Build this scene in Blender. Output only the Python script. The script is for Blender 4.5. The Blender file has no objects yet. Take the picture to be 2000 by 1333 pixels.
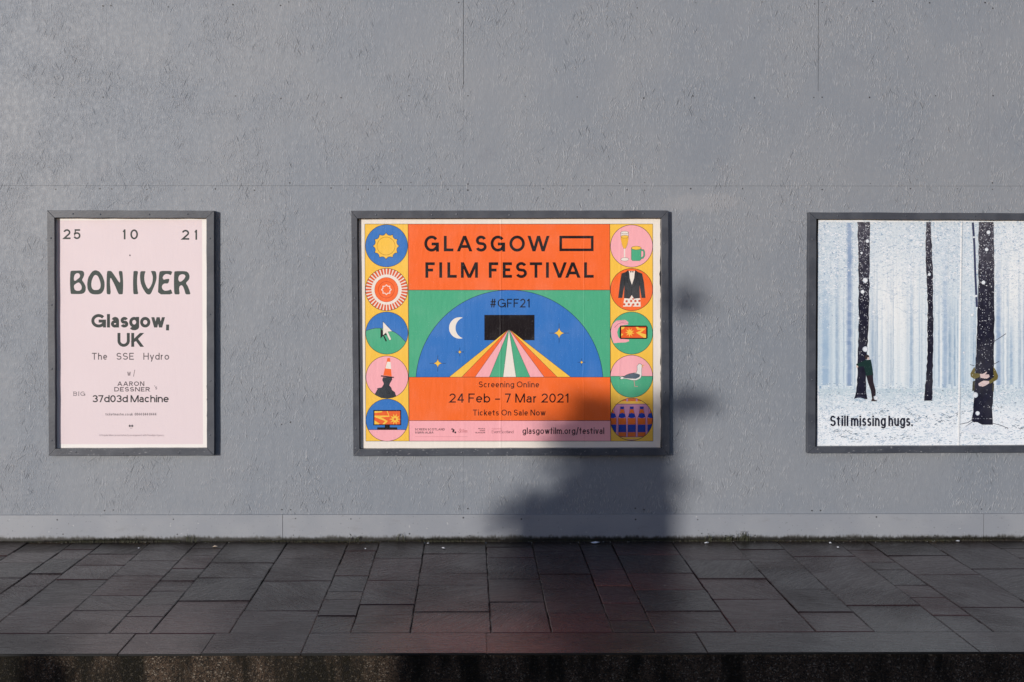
import bpy, bmesh, math, random
import numpy as np
from mathutils import Vector, Matrix
from mathutils.geometry import tessellate_polygon

R = math.radians
S = bpy.context.scene
COL = S.collection
rnd = random.Random(7)

# ---------------------------------------------------------------- camera
IMG_W, IMG_H, FPX = 2000.0, 1333.0, 2272.0      # photograph size, focal length in its pixels
DIST, EYE = 8.0, 1.937                           # camera to hoarding, height above the paving
PITCH, YAW = R(0.9), R(0.39)
PPX, PPY = 933.5, 544.0                          # where the optical axis meets the (cropped) picture
CAM = Vector((0.0, -DIST, EYE))
ROT = Matrix.Rotation(-YAW, 3, 'Z') @ Matrix.Rotation(math.pi/2 - PITCH, 3, 'X')
cam_d = bpy.data.cameras.new('camera')
cam = bpy.data.objects.new('camera', cam_d)
COL.objects.link(cam)
cam.matrix_world = Matrix.Translation(CAM) @ ROT.to_4x4()
cam_d.sensor_width = 36.0
cam_d.lens = FPX / IMG_W * 36.0
cam_d.shift_x = (IMG_W/2 - PPX) / IMG_W
cam_d.shift_y = -(IMG_H/2 - PPY) / IMG_W
cam_d.clip_end = 3000.0
S.camera = cam

# ---------------------------------------------------------------- light
SUN_AZ, SUN_EL = R(35), R(9)                    # low winter sun, from behind the viewer's left shoulder
TO_SUN = Vector((-math.sin(SUN_AZ)*math.cos(SUN_EL), -math.cos(SUN_AZ)*math.cos(SUN_EL), math.sin(SUN_EL)))
W = bpy.data.worlds.new('World'); S.world = W; W.use_nodes = True
wn = W.node_tree
sky = wn.nodes.new('ShaderNodeTexSky'); sky.sky_type = 'NISHITA'; sky.sun_disc = False
sky.sun_elevation = SUN_EL
sky.sun_rotation = math.atan2(TO_SUN.x, TO_SUN.y)
sky.air_density = 1.15; sky.dust_density = 0.1; sky.ozone_density = 2.3
wb = wn.nodes.new('ShaderNodeMix'); wb.data_type = 'RGBA'; wb.blend_type = 'MULTIPLY'; wb.inputs[0].default_value = 1.0
wb.inputs[7].default_value = (1.24, 0.95, 1.01, 1.0)      # white balance of the sky light
wn.links.new(sky.outputs[0], wb.inputs[6]); wn.links.new(wb.outputs[2], wn.nodes['Background'].inputs[0])
wn.nodes['Background'].inputs[1].default_value = 0.145
sun_d = bpy.data.lights.new('sun', 'SUN'); sun_d.energy = 3.35; sun_d.angle = R(0.5); sun_d.color = (1.0, 0.955, 0.90)
sun = bpy.data.objects.new('sun', sun_d); COL.objects.link(sun)
sun.rotation_euler = TO_SUN.to_track_quat('Z', 'Y').to_euler()
sun.location = TO_SUN * 40
S.view_settings.view_transform = 'Standard'; S.view_settings.look = 'None'
S.view_settings.exposure = 0.0; S.view_settings.gamma = 1.0

# ---------------------------------------------------------------- helpers
def ray(px, py):
    return ROT @ Vector(((px-PPX)/FPX, -(py-PPY)/FPX, -1.0))
def on_y(px, py, y):                             # where a sight line meets the upright plane Y = y
    d = ray(px, py); t = (y - CAM.y) / d.y
    return CAM + d*t
def on_z(px, py, z=0.0):                         # where it meets the level plane Z = z
    d = ray(px, py); t = (z - CAM.z) / d.z
    return CAM + d*t
def lin(c):
    return tuple((x/12.92 if x <= 0.04045 else ((x+0.055)/1.055)**2.4) for x in (v/255.0 for v in c))
def tag(o, label=None, cat=None, group=None, kind=None):
    if label: o['label'] = label
    if cat: o['category'] = cat
    if group: o['group'] = group
    if kind: o['kind'] = kind
    return o
def empty(name, loc):
    o = bpy.data.objects.new(name, None); o.empty_display_size = 0.1; o.location = loc
    COL.objects.link(o); return o
def put(name, me, mats, parent=None):
    o = bpy.data.objects.new(name, me); COL.objects.link(o)
    for m in (mats if isinstance(mats, (list, tuple)) else [mats]): me.materials.append(m)
    if parent is not None:
        o.parent = parent
        o.matrix_parent_inverse = Matrix.Translation(-parent.location) if parent.parent is None else Matrix.Identity(4)
        if parent.parent is not None:
            o.matrix_parent_inverse = (Matrix.Translation(-parent.parent.location))
            o.matrix_parent_inverse = parent_world(parent).inverted()
    return o
def parent_world(o):
    if o.parent is None: return Matrix.Translation(o.location)
    return parent_world(o.parent) @ o.matrix_parent_inverse @ Matrix.Translation(o.location)
class MB:                                        # collects polygons, links them as one mesh
    def __init__(s): s.v = []; s.f = []; s.m = []; s.c = []
    def face(s, pts, mat=0, col=None):
        n = len(s.v); s.v += [tuple(p) for p in pts]; s.f.append(list(range(n, n+len(pts)))); s.m.append(mat); s.c.append(col)
    def box(s, x0, y0, z0, x1, y1, z1, mat=0, col=None):
        p = [(x0,y0,z0),(x1,y0,z0),(x1,y1,z0),(x0,y1,z0),(x0,y0,z1),(x1,y0,z1),(x1,y1,z1),(x0,y1,z1)]
        n = len(s.v); s.v += p
        for q in ((0,3,2,1),(4,5,6,7),(0,1,5,4),(1,2,6,5),(2,3,7,6),(3,0,4,7)):
            s.f.append([n+i for i in q]); s.m.append(mat); s.c.append(col)
    def disc(s, c, r, y, mat=0, n=8, dome=0.0):
        ring = [(c[0]+r*math.cos(2*math.pi*i/n), y, c[1]+r*math.sin(2*math.pi*i/n)) for i in range(n)]
        if dome:
            for i in range(n): s.face([ring[i], ring[(i+1) % n], (c[0], y-dome, c[1])], mat)
        else: s.face(ring, mat)
    def mesh(s, name):
        me = bpy.data.meshes.new(name); me.from_pydata(s.v, [], s.f); me.update()
        me.polygons.foreach_set('material_index', s.m)
        if any(c is not None for c in s.c):
            a = me.color_attributes.new('Col', 'FLOAT_COLOR', 'CORNER')
            buf = []
            for f, c in zip(s.f, s.c): buf += (list(c or (1,1,1)) + [1.0]) * len(f)
            a.data.foreach_set('color', buf)
        return me
    def build(s, name, mats, parent=None, bevel=0.0, smooth=False):
        me = s.mesh(name)
        if bevel or smooth:
            bm = bmesh.new(); bm.from_mesh(me)
            bmesh.ops.remove_doubles(bm, verts=bm.verts, dist=1e-5)
            if bevel:
                bmesh.ops.bevel(bm, geom=[e for e in bm.edges if len(e.link_faces) == 2 and e.calc_face_angle(0) > 0.5],
                                offset=bevel, segments=2, affect='EDGES', profile=0.6)
            if smooth:
                for f in bm.faces: f.smooth = True
            bm.to_mesh(me); bm.free()
        return put(name, me, mats, parent)

# ---------------------------------------------------------------- materials
class NT:
    def __init__(s, name):
        s.mat = bpy.data.materials.new(name); s.mat.use_nodes = True
        s.t = s.mat.node_tree; s.b = s.t.nodes['Principled BSDF']
    def n(s, typ, **k):
        nd = s.t.nodes.new('ShaderNode'+typ)
        for a, v in k.items(): setattr(nd, a, v)
        return nd
    def L(s, a, b): s.t.links.new(a, b)
    def inp(s, sock, v):
        if isinstance(v, bpy.types.NodeSocket): s.L(v, sock)
        elif v is not None: sock.default_value = v
    def math(s, op, a, b=None, c=None, clamp=False):
        nd = s.n('Math', operation=op, use_clamp=clamp)
        for i, v in enumerate((a, b, c)): s.inp(nd.inputs[i], v)
        return nd.outputs[0]
    def mix(s, f, a, b):
        nd = s.n('Mix', data_type='RGBA')
        s.inp(nd.inputs[0], f)
        for i, v in ((6, a), (7, b)):
            if isinstance(v, tuple) and len(v) == 3: v = v + (1.0,)
            s.inp(nd.inputs[i], v)
        return nd.outputs[2]
    def pos(s): return s.n('NewGeometry').outputs['Position']
    def mapping(s, vec, scale=(1,1,1), rot=(0,0,0), loc=(0,0,0)):
        nd = s.n('Mapping'); s.L(vec, nd.inputs[0])
        nd.inputs['Scale'].default_value = scale; nd.inputs['Rotation'].default_value = rot; nd.inputs['Location'].default_value = loc
        return nd.outputs[0]
    def noise(s, vec, scale, detail=3.0, rough=0.5, dist=0.0, w=None):
        nd = s.n('TexNoise'); nd.inputs['Scale'].default_value = scale
        if w is not None: nd.noise_dimensions = '4D'; s.inp(nd.inputs['W'], w)
        nd.inputs['Detail'].default_value = detail; nd.inputs['Roughness'].default_value = rough; nd.inputs['Distortion'].default_value = dist
        s.L(vec, nd.inputs['Vector']); return nd.outputs[0]
    def ramp(s, v, a, b, lo=0.0, hi=1.0):
        nd = s.n('MapRange'); nd.interpolation_type = 'SMOOTHSTEP'
        s.inp(nd.inputs[0], v); nd.inputs[1].default_value = a; nd.inputs[2].default_value = b
        nd.inputs[3].default_value = lo; nd.inputs[4].default_value = hi
        return nd.outputs[0]
    def bump(s, h, strength, dist, normal=None):
        nd = s.n('Bump'); nd.inputs['Strength'].default_value = strength; nd.inputs['Distance'].default_value = dist
        s.L(h, nd.inputs['Height'])
        if normal is not None: s.L(normal, nd.inputs['Normal'])
        return nd.outputs[0]
    def set(s, **k):
        for a, v in k.items():
            sock = s.b.inputs[a.replace('_', ' ')]
            if isinstance(v, tuple) and len(v) == 3: v = v + (1.0,)
            s.inp(sock, v)
        return s.mat

WALL_A, WALL_B = (0.210, 0.230, 0.261), (0.238, 0.252, 0.275)

def osb_paint():
    m = NT('painted_strand_board'); p = m.pos()
    warp = m.n('TexNoise'); warp.inputs['Scale'].default_value = 6.0; m.L(p, warp.inputs['Vector'])
    wv = m.n('VectorMath', operation='MULTIPLY_ADD'); m.L(warp.outputs['Color'], wv.inputs[0])
    wv.inputs[1].default_value = (0.014, 0.014, 0.014); m.L(p, wv.inputs[2])
    h = None; crack = None
    # flakes: stretched cells lying at several angles, only the odd one standing proud or sunk
    for k, (ang, lng, nar, thr, amp) in enumerate(((86, 18, 145, .70, 1.0), (74, 20, 160, .74, 1.0), (103, 19, 150, .74, .9), (95, 30, 210, .70, .8), (88, 8, 100, .92, 1.2),
                                                   (60, 16, 130, .84, 1.0), (122, 17, 140, .85, .9), (66, 12, 160, .89, -1.2), (112, 13, 170, .90, -1.2), (35, 8, 120, .95, -1.3), (146, 10, 140, .95, -1.2))):
        # mapping rotates about Y so the long axis of the cell lies along the flake
        v = m.mapping(wv.outputs[0], rot=(0, R(ang), 0), loc=(3.7*k, 0, 1.9*k))
        v2 = m.mapping(v, scale=(lng, 0.0, nar))
        vo = m.n('TexVoronoi', voronoi_dimensions='3D', feature='F1'); vo.inputs['Scale'].default_value = 1.0
        m.L(v2, vo.inputs['Vector'])
        sep = m.n('SeparateColor'); m.L(vo.outputs['Color'], sep.inputs[0])
        on = m.ramp(sep.outputs[0], thr, thr+0.10)
        body = m.ramp(vo.outputs['Distance'], 0.48, 0.10)
        hk = m.math('MULTIPLY', on, body)
        if amp < 0: crack = hk if crack is None else m.math('MAXIMUM', crack, hk)
        hk = m.math('MULTIPLY', hk, amp)
        h = hk if h is None else m.math('ADD', h, hk)
    ridge = h
    patch = m.ramp(m.math('ADD', m.noise(p, 2.4, 4, .6), m.math('MULTIPLY', m.noise(p, 9, 2), .35)), 0.55, 0.82, 0.2, 1.5)
    h = m.math('MULTIPLY', h, patch)
    fine = m.noise(m.mapping(p, rot=(0, R(8), 0), scale=(1, 1, .38)), 150, 3, 0.7)
    h = m.math('ADD', h, m.math('MULTIPLY', m.math('MULTIPLY', fine, 0.9), m.math('ADD', .35, patch)))
    broad = m.noise(m.mapping(p, scale=(1, 1, .6)), 20, 2)
    h = m.math('ADD', h, m.math('MULTIPLY', broad, 1.2))
    n = m.bump(h, 0.9, 0.0018)
    tone = m.noise(p, 1.1, 4, 0.55)
    c = m.mix(m.ramp(tone, .35, .65), WALL_A, WALL_B)
    sm = m.noise(p, 3.3, 5, .65, .6)                                       # smudges and rubbed patches
    c = m.mix(m.ramp(sm, .58, .74, 0, .30), c, (0.185, 0.19, 0.215))
    c = m.mix(m.ramp(sm, .40, .28, 0, .30), c, (0.268, 0.276, 0.290))
    st = m.noise(m.mapping(p, scale=(7, 1, .7)), 1.6, 4, 0.6)           # faint rain streaks
    c = m.mix(m.ramp(st, .52, .75, 0, .16), c, (0.27, 0.285, 0.305))
    c = m.mix(m.math('MULTIPLY', m.ramp(ridge, .30, .75, 0, .45), patch, None, True), c, (0.46, 0.47, 0.49))   # pale worn paint on the proud fibres, their glints painted in with it
    c = m.mix(m.math('MULTIPLY', m.ramp(fine, .60, .74, 0, .6), patch), c, (0.42, 0.43, 0.45))
    c = m.mix(m.math('MULTIPLY', crack, m.math('ADD', .10, m.math('MULTIPLY', patch, .28))), c, (0.085, 0.09, 0.10))     # dirt caught in the splits
    c = m.mix(m.ramp(fine, .38, .26, 0, .6), c, (0.11, 0.115, 0.125))
    # a patch where the paint was touched up, above and right of the middle frame
    px = m.n('SeparateXYZ'); m.L(p, px.inputs[0])
    ex = m.math('DIVIDE', m.math('SUBTRACT', px.outputs[0], 1.58), 0.38)
    ez = m.math('DIVIDE', m.math('SUBTRACT', px.outputs[2], 2.33), 0.085)
    d2 = m.math('ADD', m.math('MULTIPLY', ex, ex), m.math('MULTIPLY', ez, ez))
    pm = m.math('MULTIPLY', m.ramp(m.math('ADD', d2, m.math('MULTIPLY', m.noise(p, 12, 3), 1.2)), 1.5, .7), .45)
    c = m.mix(pm, c, (0.315, 0.315, 0.325))
    return m.set(Base_Color=c, Roughness=m.ramp(m.noise(p, 30, 2), .3, .7, .46, .60), Normal=n, Specular_IOR_Level=0.42)

def skirting_paint():
    m = NT('painted_skirting'); p = m.pos()
    c = m.mix(m.ramp(m.noise(p, 3, 4), .35, .65), (0.255, 0.268, 0.295), (0.29, 0.30, 0.322))
    z = m.n('SeparateXYZ'); m.L(p, z.inputs[0])
    # splashed mud and algae creeping up from the paving
    lo = m.noise(m.mapping(p, scale=(1, 1, .2)), 5, 3, .6); hi = m.noise(m.mapping(p, scale=(1, 1, .35)), 55, 4, .7)
    hgt = m.math('SUBTRACT', z.outputs[2], m.math('MULTIPLY', m.math('ADD', m.math('MULTIPLY', lo, .05), m.math('MULTIPLY', hi, .055)), 1.0))
    g = m.ramp(hgt, -.006, -.034)
    c = m.mix(m.math('MULTIPLY', g, .9), c, m.mix(m.noise(p, 40, 2), (0.018, 0.016, 0.011), (0.055, 0.048, 0.032)))
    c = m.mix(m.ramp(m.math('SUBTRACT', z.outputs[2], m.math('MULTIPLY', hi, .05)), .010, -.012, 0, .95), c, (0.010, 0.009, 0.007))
    spot = m.noise(p, 60, 2, .5)
    c = m.mix(m.ramp(spot, .66, .73, 0, .7), c, (0.12, 0.12, 0.12))
    c = m.mix(m.ramp(m.noise(p, 42, 2, .5), .735, .76, 0, .7), c, (0.5, 0.5, 0.5))
    c = m.mix(m.ramp(m.noise(m.mapping(p, scale=(1, 1, 2.5)), 7, 5, .7), .56, .72, 0, .30), c, (0.19, 0.185, 0.18))
    run = m.noise(m.mapping(p, scale=(26, 1, .9)), 1.0, 2)
    c = m.mix(m.ramp(run, .72, .80, 0, .35), c, (0.30, 0.26, 0.19))
    n = m.bump(m.noise(m.mapping(p, scale=(.3, 1, 1)), 90, 3), .25, .0012)
    return m.set(Base_Color=c, Roughness=.48, Normal=n)

def frame_paint():
    m = NT('painted_frame_timber'); p = m.pos()
    c = m.mix(m.ramp(m.noise(p, 9, 4), .35, .65), (0.047, 0.052, 0.066), (0.068, 0.074, 0.089))
    ch = m.noise(m.mapping(p, scale=(.5, 1, 1)), 75, 4, .7)
    ge = m.n('NewGeometry'); sz = m.n('SeparateXYZ'); m.L(p, sz.inputs[0])
    low = m.ramp(sz.outputs[2], 0.75, 0.62, 0.0, 1.0)                     # chips gather on the bottom rails
    thr = m.math('SUBTRACT', .70, m.math('MULTIPLY', low, .085))
    ck = m.math('MULTIPLY', m.ramp(m.math('SUBTRACT', ch, thr), 0, .05), .7)
    c = m.mix(ck, c, (0.34, 0.34, 0.35))
    n = m.bump(m.noise(m.mapping(p, scale=(.35, 1, 1)), 110, 3), .35, .0015)
    return m.set(Base_Color=c, Roughness=.42, Normal=n)

def plain(name, c, rough=.6, bump=0.0, scale=60, metal=0.0):
    m = NT(name); p = m.pos()
    cc = m.mix(m.noise(p, scale*.4, 3), tuple(x*.8 for x in c), tuple(min(1, x*1.2) for x in c))
    k = dict(Base_Color=cc, Roughness=rough, Metallic=metal)
    if bump: k['Normal'] = m.bump(m.noise(p, scale, 4), .6, bump)
    return m.set(**k)

def printed(name, gloss=.45, creases=(), wrinkle=1.0, frost=0.0):
    m = NT(name); p = m.pos()
    a = m.n('Attribute', attribute_name='Col')
    fade = m.noise(p, 5, 3)
    c = m.mix(m.ramp(fade, .45, .75, 0, .025), a.outputs['Color'], (0.9, 0.88, 0.86))
    spk = m.noise(p, 260, 2, .6)
    c = m.mix(m.ramp(spk, .71, .75, 0, .5), c, (0.85, 0.85, 0.85))          # pin-prick wear in the ink
    if frost:                                              # grain of the printed photograph: hoar frost and brash
        sc = m.n('SeparateColor'); m.L(a.outputs['Color'], sc.inputs[0])
        pale = m.ramp(sc.outputs[0], .22, .45)
        fz = m.n('SeparateXYZ'); m.L(p, fz.inputs[0])
        band = m.math('MAXIMUM', m.ramp(fz.outputs[2], 1.35, 2.0), m.ramp(fz.outputs[2], 1.1, 1.0))
        band = m.math('MULTIPLY', m.math('MULTIPLY', m.math('ADD', .34, band), pale), frost)
        f0 = m.noise(p, 7, 3, .6)
        f1 = m.noise(m.mapping(p, rot=(0, R(20), 0), scale=(.7, 1, 1.2)), 55, 6, .75, 1.6); f2 = m.noise(m.mapping(p, loc=(3, 1, 7), rot=(0, R(-25), 0), scale=(.7, 1, 1.2)), 70, 6, .75, 1.8)
        band = m.math('MULTIPLY', band, m.ramp(f0, .3, .6, .45, 1.25))
        c = m.mix(m.math('MULTIPLY', m.ramp(f1, .50, .66), band), c, (0.22, 0.33, 0.46))
        c = m.mix(m.math('MULTIPLY', m.ramp(f2, .50, .62), band), c, (0.84, 0.84, 0.86))
    h = m.math('ADD', m.math('MULTIPLY', m.noise(m.mapping(p, scale=(2.2, 1, .5)), 16, 3), .8), m.math('MULTIPLY', m.noise(p, 120, 3), .3))
    sx = m.n('SeparateXYZ'); m.L(p, sx.inputs[0])
    for (cx, wdt, amp) in creases:
        wob = m.math('MULTIPLY', m.math('SUBTRACT', m.noise(m.mapping(p, scale=(0, 0, 1)), 3, 3), .5), .03)
        dx = m.math('ABSOLUTE', m.math('SUBTRACT', m.math('ADD', sx.outputs[0], wob), cx))
        h = m.math('ADD', h, m.math('MULTIPLY', m.ramp(dx, wdt, 0), amp))
    n = m.bump(h, .5*wrinkle, .003)
    return m.set(Base_Color=c, Roughness=m.ramp(fade, .3, .7, gloss-.05, gloss+.1), Normal=n, Specular_IOR_Level=.25)

def slate():
    m = NT('wet_riven_sandstone'); p = m.pos()
    a = m.n('Attribute', attribute_name='Col')
    sc = m.n('SeparateColor'); m.L(a.outputs['Color'], sc.inputs[0])          # R: tint, G: seed, B: grain direction
    w = m.math('MULTIPLY', sc.outputs[1], 37.0)
    rot = m.n('VectorRotate', rotation_type='Z_AXIS'); m.L(p, rot.inputs['Vector'])
    m.L(m.math('MULTIPLY', m.math('SUBTRACT', sc.outputs[2], .5), 2.2), rot.inputs['Angle'])
    str_v = m.mapping(rot.outputs[0], scale=(.28, 1.5, 1))
    riven = m.noise(str_v, 17, 6, .66, 1.3, w)
    c = m.mix(sc.outputs[0], (0.0125, 0.0080, 0.0088), (0.044, 0.0165, 0.0180))
    c = m.mix(m.ramp(m.noise(p, 3.0, 4, .6, 0, w), .4, .75, 0, .55), c, (0.021, 0.012, 0.0125))
    sy = m.n('SeparateXYZ'); m.L(p, sy.inputs[0])
    near = m.ramp(m.math('ADD', sy.outputs[1], m.math('MULTIPLY', m.noise(p, 5, 3), .25)), -.28, .12)   # sheltered, dirtier strip at the wall foot
    c = m.mix(m.math('MULTIPLY', near, .95), c, (0.020, 0.0145, 0.012))
    lichen = m.noise(p, 75, 2, .5)
    c = m.mix(m.ramp(lichen, .725, .765, 0, .55), c, (0.16, 0.15, 0.14))
    wet = m.noise(p, 1.7, 4, .55, .4)
    worn = m.ramp(m.math('ADD', sy.outputs[1], m.math('MULTIPLY', m.noise(p, 2.5, 3), .5)), -1.1, -1.75)   # trodden smooth towards the kerb
    ro = m.math('ADD', m.ramp(wet, .35, .65, .16, .26), m.math('MULTIPLY', near, .30))
    ro = m.math('SUBTRACT', ro, m.math('MULTIPLY', worn, .03))
    ro = m.math('ADD', ro, m.math('MULTIPLY', m.ramp(m.math('ADD', m.math('MULTIPLY', riven, .6), m.math('MULTIPLY', m.noise(m.mapping(rot.outputs[0], scale=(.35, 1.5, 1)), 60, 4, .7, .6, w), .4)), .42, .60), m.math('MULTIPLY_ADD', worn, -.06, .20)))
    ro = m.math('ADD', ro, m.math('MULTIPLY', m.math('SUBTRACT', sc.outputs[1], .4), .07))
    mid_ = m.noise(m.mapping(rot.outputs[0], scale=(.4, 1.4, 1)), 48, 4, .65, .8, w)
    flat_ = m.math('MULTIPLY_ADD', worn, -.6, 1.0)
    bc = m.bump(m.math('ADD', m.math('MULTIPLY', riven, .5), m.math('MULTIPLY', mid_, .5)), .6, .006)
    b = m.bump(m.math('MULTIPLY', riven, flat_), .9, .012)
    b = m.bump(m.math('MULTIPLY', mid_, flat_), .9, .0065, b)
    b = m.bump(m.noise(p, 90, 4, .65, 0, w), .75, .0042, b)
    return m.set(Base_Color=c, Roughness=ro, Normal=b, Specular_IOR_Level=.16, Coat_Weight=m.ramp(m.math('ADD', wet, m.math('MULTIPLY', worn, .04)),   .36, .60, .24, .64), Coat_Roughness=.17, Coat_IOR=1.45, Coat_Normal=bc)

def kerb_face():
    m = NT('weathered_aggregate'); p = m.pos()
    st = m.noise(m.mapping(p, scale=(2.2, 1, .5)), 3.2, 4, .6)
    gr = m.n('TexVoronoi'); gr.inputs['Scale'].default_value = 170; m.L(p, gr.inputs['Vector'])
    sep = m.n('SeparateColor'); m.L(gr.outputs['Color'], sep.inputs[0])
    c = m.mix(m.ramp(st, .38, .62), (0.009, 0.007, 0.003), (0.080, 0.054, 0.036))
    c = m.mix(m.math('MULTIPLY', m.ramp(sep.outputs[0], .80, .95, 0, .8), m.ramp(st, .40, .60, .2, 1)), c, (0.26, 0.22, 0.17))
    c = m.mix(m.ramp(sep.outputs[1], .45, .25, 0, .8), c, (0.010, 0.009, 0.008))
    b = m.bump(m.math('ADD', gr.outputs['Distance'], m.noise(p, 60, 4)), .9, .006)
    return m.set(Base_Color=c, Roughness=.75, Normal=b, Specular_IOR_Level=.2)

M_OSB, M_SKIRT, M_FRAME = osb_paint(), skirting_paint(), frame_paint()
M_NAIL = plain('rusty_nail_head', (0.035, 0.034, 0.036), .5)
M_DARK = plain('dark_gap', (0.012, 0.012, 0.014), .8)
M_BACK = plain('black_backing', (0.010, 0.010, 0.013), .6)
M_SLATE, M_KFACE = slate(), kerb_face()
M_JOINT = plain('wet_joint_sand', (0.013, 0.006, 0.006), .5, .002, 30)
M_ROAD = plain('wet_asphalt', (0.04, 0.04, 0.042), .5, .006, 140)
M_CONC = plain('old_concrete', (0.22, 0.21, 0.20), .8, .004, 40)

# ---------------------------------------------------------------- setting: ground, road, paving, kerb
KERB_Y = on_z(1000, 1276).y
KERB_IN = on_z(1000, 1236).y
ROAD_Z = -0.17
mb = MB(); mb.face([(-400, -400, ROAD_Z), (400, -400, ROAD_Z), (400, KERB_Y+0.2, ROAD_Z), (-400, KERB_Y+0.2, ROAD_Z)])
tag(mb.build('road', M_ROAD), kind='structure')
mb = MB(); mb.face([(-400, KERB_Y+.05, -.02), (400, KERB_Y+.05, -.02), (400, 400, -.02), (-400, 400, -.02)])
tag(mb.build('ground', M_JOINT), kind='structure')

def yp(v): return 960 + .35*v
# paving courses run away from the wall; x of each joint where it meets the wall (photo pixels) and the cross joints in it
BASE_PX = [58, 145, 204, 296, 387, 447, 563, 682, 742, 830, 949, 1038, 1129, 1191, 1309, 1428, 1514, 1631, 1690, 1805, 1924]
CROSS = [[337, 395, 480], [320, 373, 455, 523, 598], [345, 407, 487, 632], [327, 385, 470, 577, 661], [318, 358, 428, 497, 552, 629, 695],
         [398, 482, 607], [373, 497, 662], [330, 408, 470, 558, 605, 693], [373, 497, 632], [347, 458, 524, 672], [312, 370, 410, 490, 617],
         [335, 463, 545, 680], [390, 440, 527, 575, 625, 720], [358, 460, 552, 672], [385, 490, 605], [327, 437, 550, 678], [365, 642],
         [330, 397, 442, 527, 597, 695], [363, 470, 652], [330, 438, 605]]
xs = [on_y(p, 1058, 0).x for p in BASE_PX]
seqs = [.415, .21, .315, .42, .31, .21]
cross_m = [sorted([on_z(1000, yp(v)).y for v in c], reverse=True) for c in CROSS]
x = xs[0]; pre = []; i = 0
while x > -12: x -= seqs[i % 6]; pre.append(x); i += 1
x = xs[-1]; post = []; i = 2
while x < 12: x += seqs[i % 6]; post.append(x); i += 1
allx = list(reversed(pre)) + xs + post
ncross = len(pre)
mb = MB(); G = .0035
def slab(x0, x1, y0, y1, tint=None):
    s, t = rnd.random(), (rnd.random() if tint is None else tint)
    dz = rnd.uniform(-.003, .003); tx, ty = rnd.uniform(-.006, .006), rnd.uniform(-.006, .006)
    col = (t, s, rnd.random())
    g = G*rnd.choice((.3, .45, .6, .8))
    x0 += g; x1 -= g; g = G*rnd.choice((.2, .3, .5, .9)); y0 += g; y1 -= g
    b = .0045
    cx, cy = (x0+x1)/2, (y0+y1)/2
    def zt(x, y): return dz + (x-cx)*tx + (y-cy)*ty
    # rough-cut edges: the outline wobbles a little
    def edge(a, b_, n):
        out = []
        for k in range(n):
            f = k/n
            out.append((a[0]+(b_[0]-a[0])*f + (rnd.uniform(-.0022, .0022) if k else 0), a[1]+(b_[1]-a[1])*f + (rnd.uniform(-.0022, .0022) if k else 0)))
        return out
    cs = [(x0, y0), (x1, y0), (x1, y1), (x0, y1)]
    ol = []
    for k in range(4): ol += edge(cs[k], cs[(k+1) % 4], 5)
    top = [(cx+(q[0]-cx)*(1-2*b/(x1-x0)), cy+(q[1]-cy)*(1-2*b/(y1-y0))) for q in ol]
    n = len(ol)
    T = [(q[0], q[1], zt(*q)) for q in top]; O = [(q[0], q[1], zt(*q)-b*.8) for q in ol]; B = [(q[0], q[1], -.03) for q in ol]
    mb.face(T, 0, col)
    for k in range(n):
        j = (k+1) % n
        mb.face([O[k], O[j], T[j], T[k]], 0, col); mb.face([B[k], B[j], O[j], O[k]], 0, col)
for c in range(len(allx)-1):
    x0, x1 = allx[c], allx[c+1]
    k = c - ncross
    if 0 <= k < len(cross_m): br = cross_m[k]
    else:
        br = []; y = -rnd.uniform(.1, .4)
        while y > KERB_IN+.15: br.append(y); y -= rnd.choice((.25, .35, .45, .6))
    ys = [-.006] + list(br) + [KERB_IN]
    for a, b in zip(ys[:-1], ys[1:]):
        if a-b > .02: slab(x0, x1, b, a)
for me_ in ():
    pass
pav = mb.build('pavement', M_SLATE); tag(pav, kind='structure')
# kerb: flat stones flush with the paving and a cast base under them
mb = MB()
kp = [-420, -80, 250, 408, 597, 950, 1370, 1890, 2300]
kx = [-12, -9.5, -7, -5] + [on_z(p, 1255).x for p in kp] + [5, 7.5, 10, 12]
for a, b in zip(kx[:-1], kx[1:]):
    col = (rnd.random()*.8, rnd.random(), .5)
    dz = rnd.uniform(-.0015, .0015)
    n0 = len(mb.v)
    mb.box(a+.0008, KERB_Y, -.0115, b-.0008, KERB_IN-.003, dz, 0, col)
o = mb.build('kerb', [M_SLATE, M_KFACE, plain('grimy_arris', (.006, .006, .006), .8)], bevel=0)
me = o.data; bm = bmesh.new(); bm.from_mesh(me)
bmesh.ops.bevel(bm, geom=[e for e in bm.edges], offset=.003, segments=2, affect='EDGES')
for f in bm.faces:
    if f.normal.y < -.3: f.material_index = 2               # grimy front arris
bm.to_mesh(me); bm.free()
tag(o, kind='structure')
mb = MB(); mb.box(-12, KERB_Y+.006, ROAD_Z-.05, 12, KERB_IN-.01, -.013)
tag(mb.build('kerb_base', M_KFACE), kind='structure')

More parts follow.
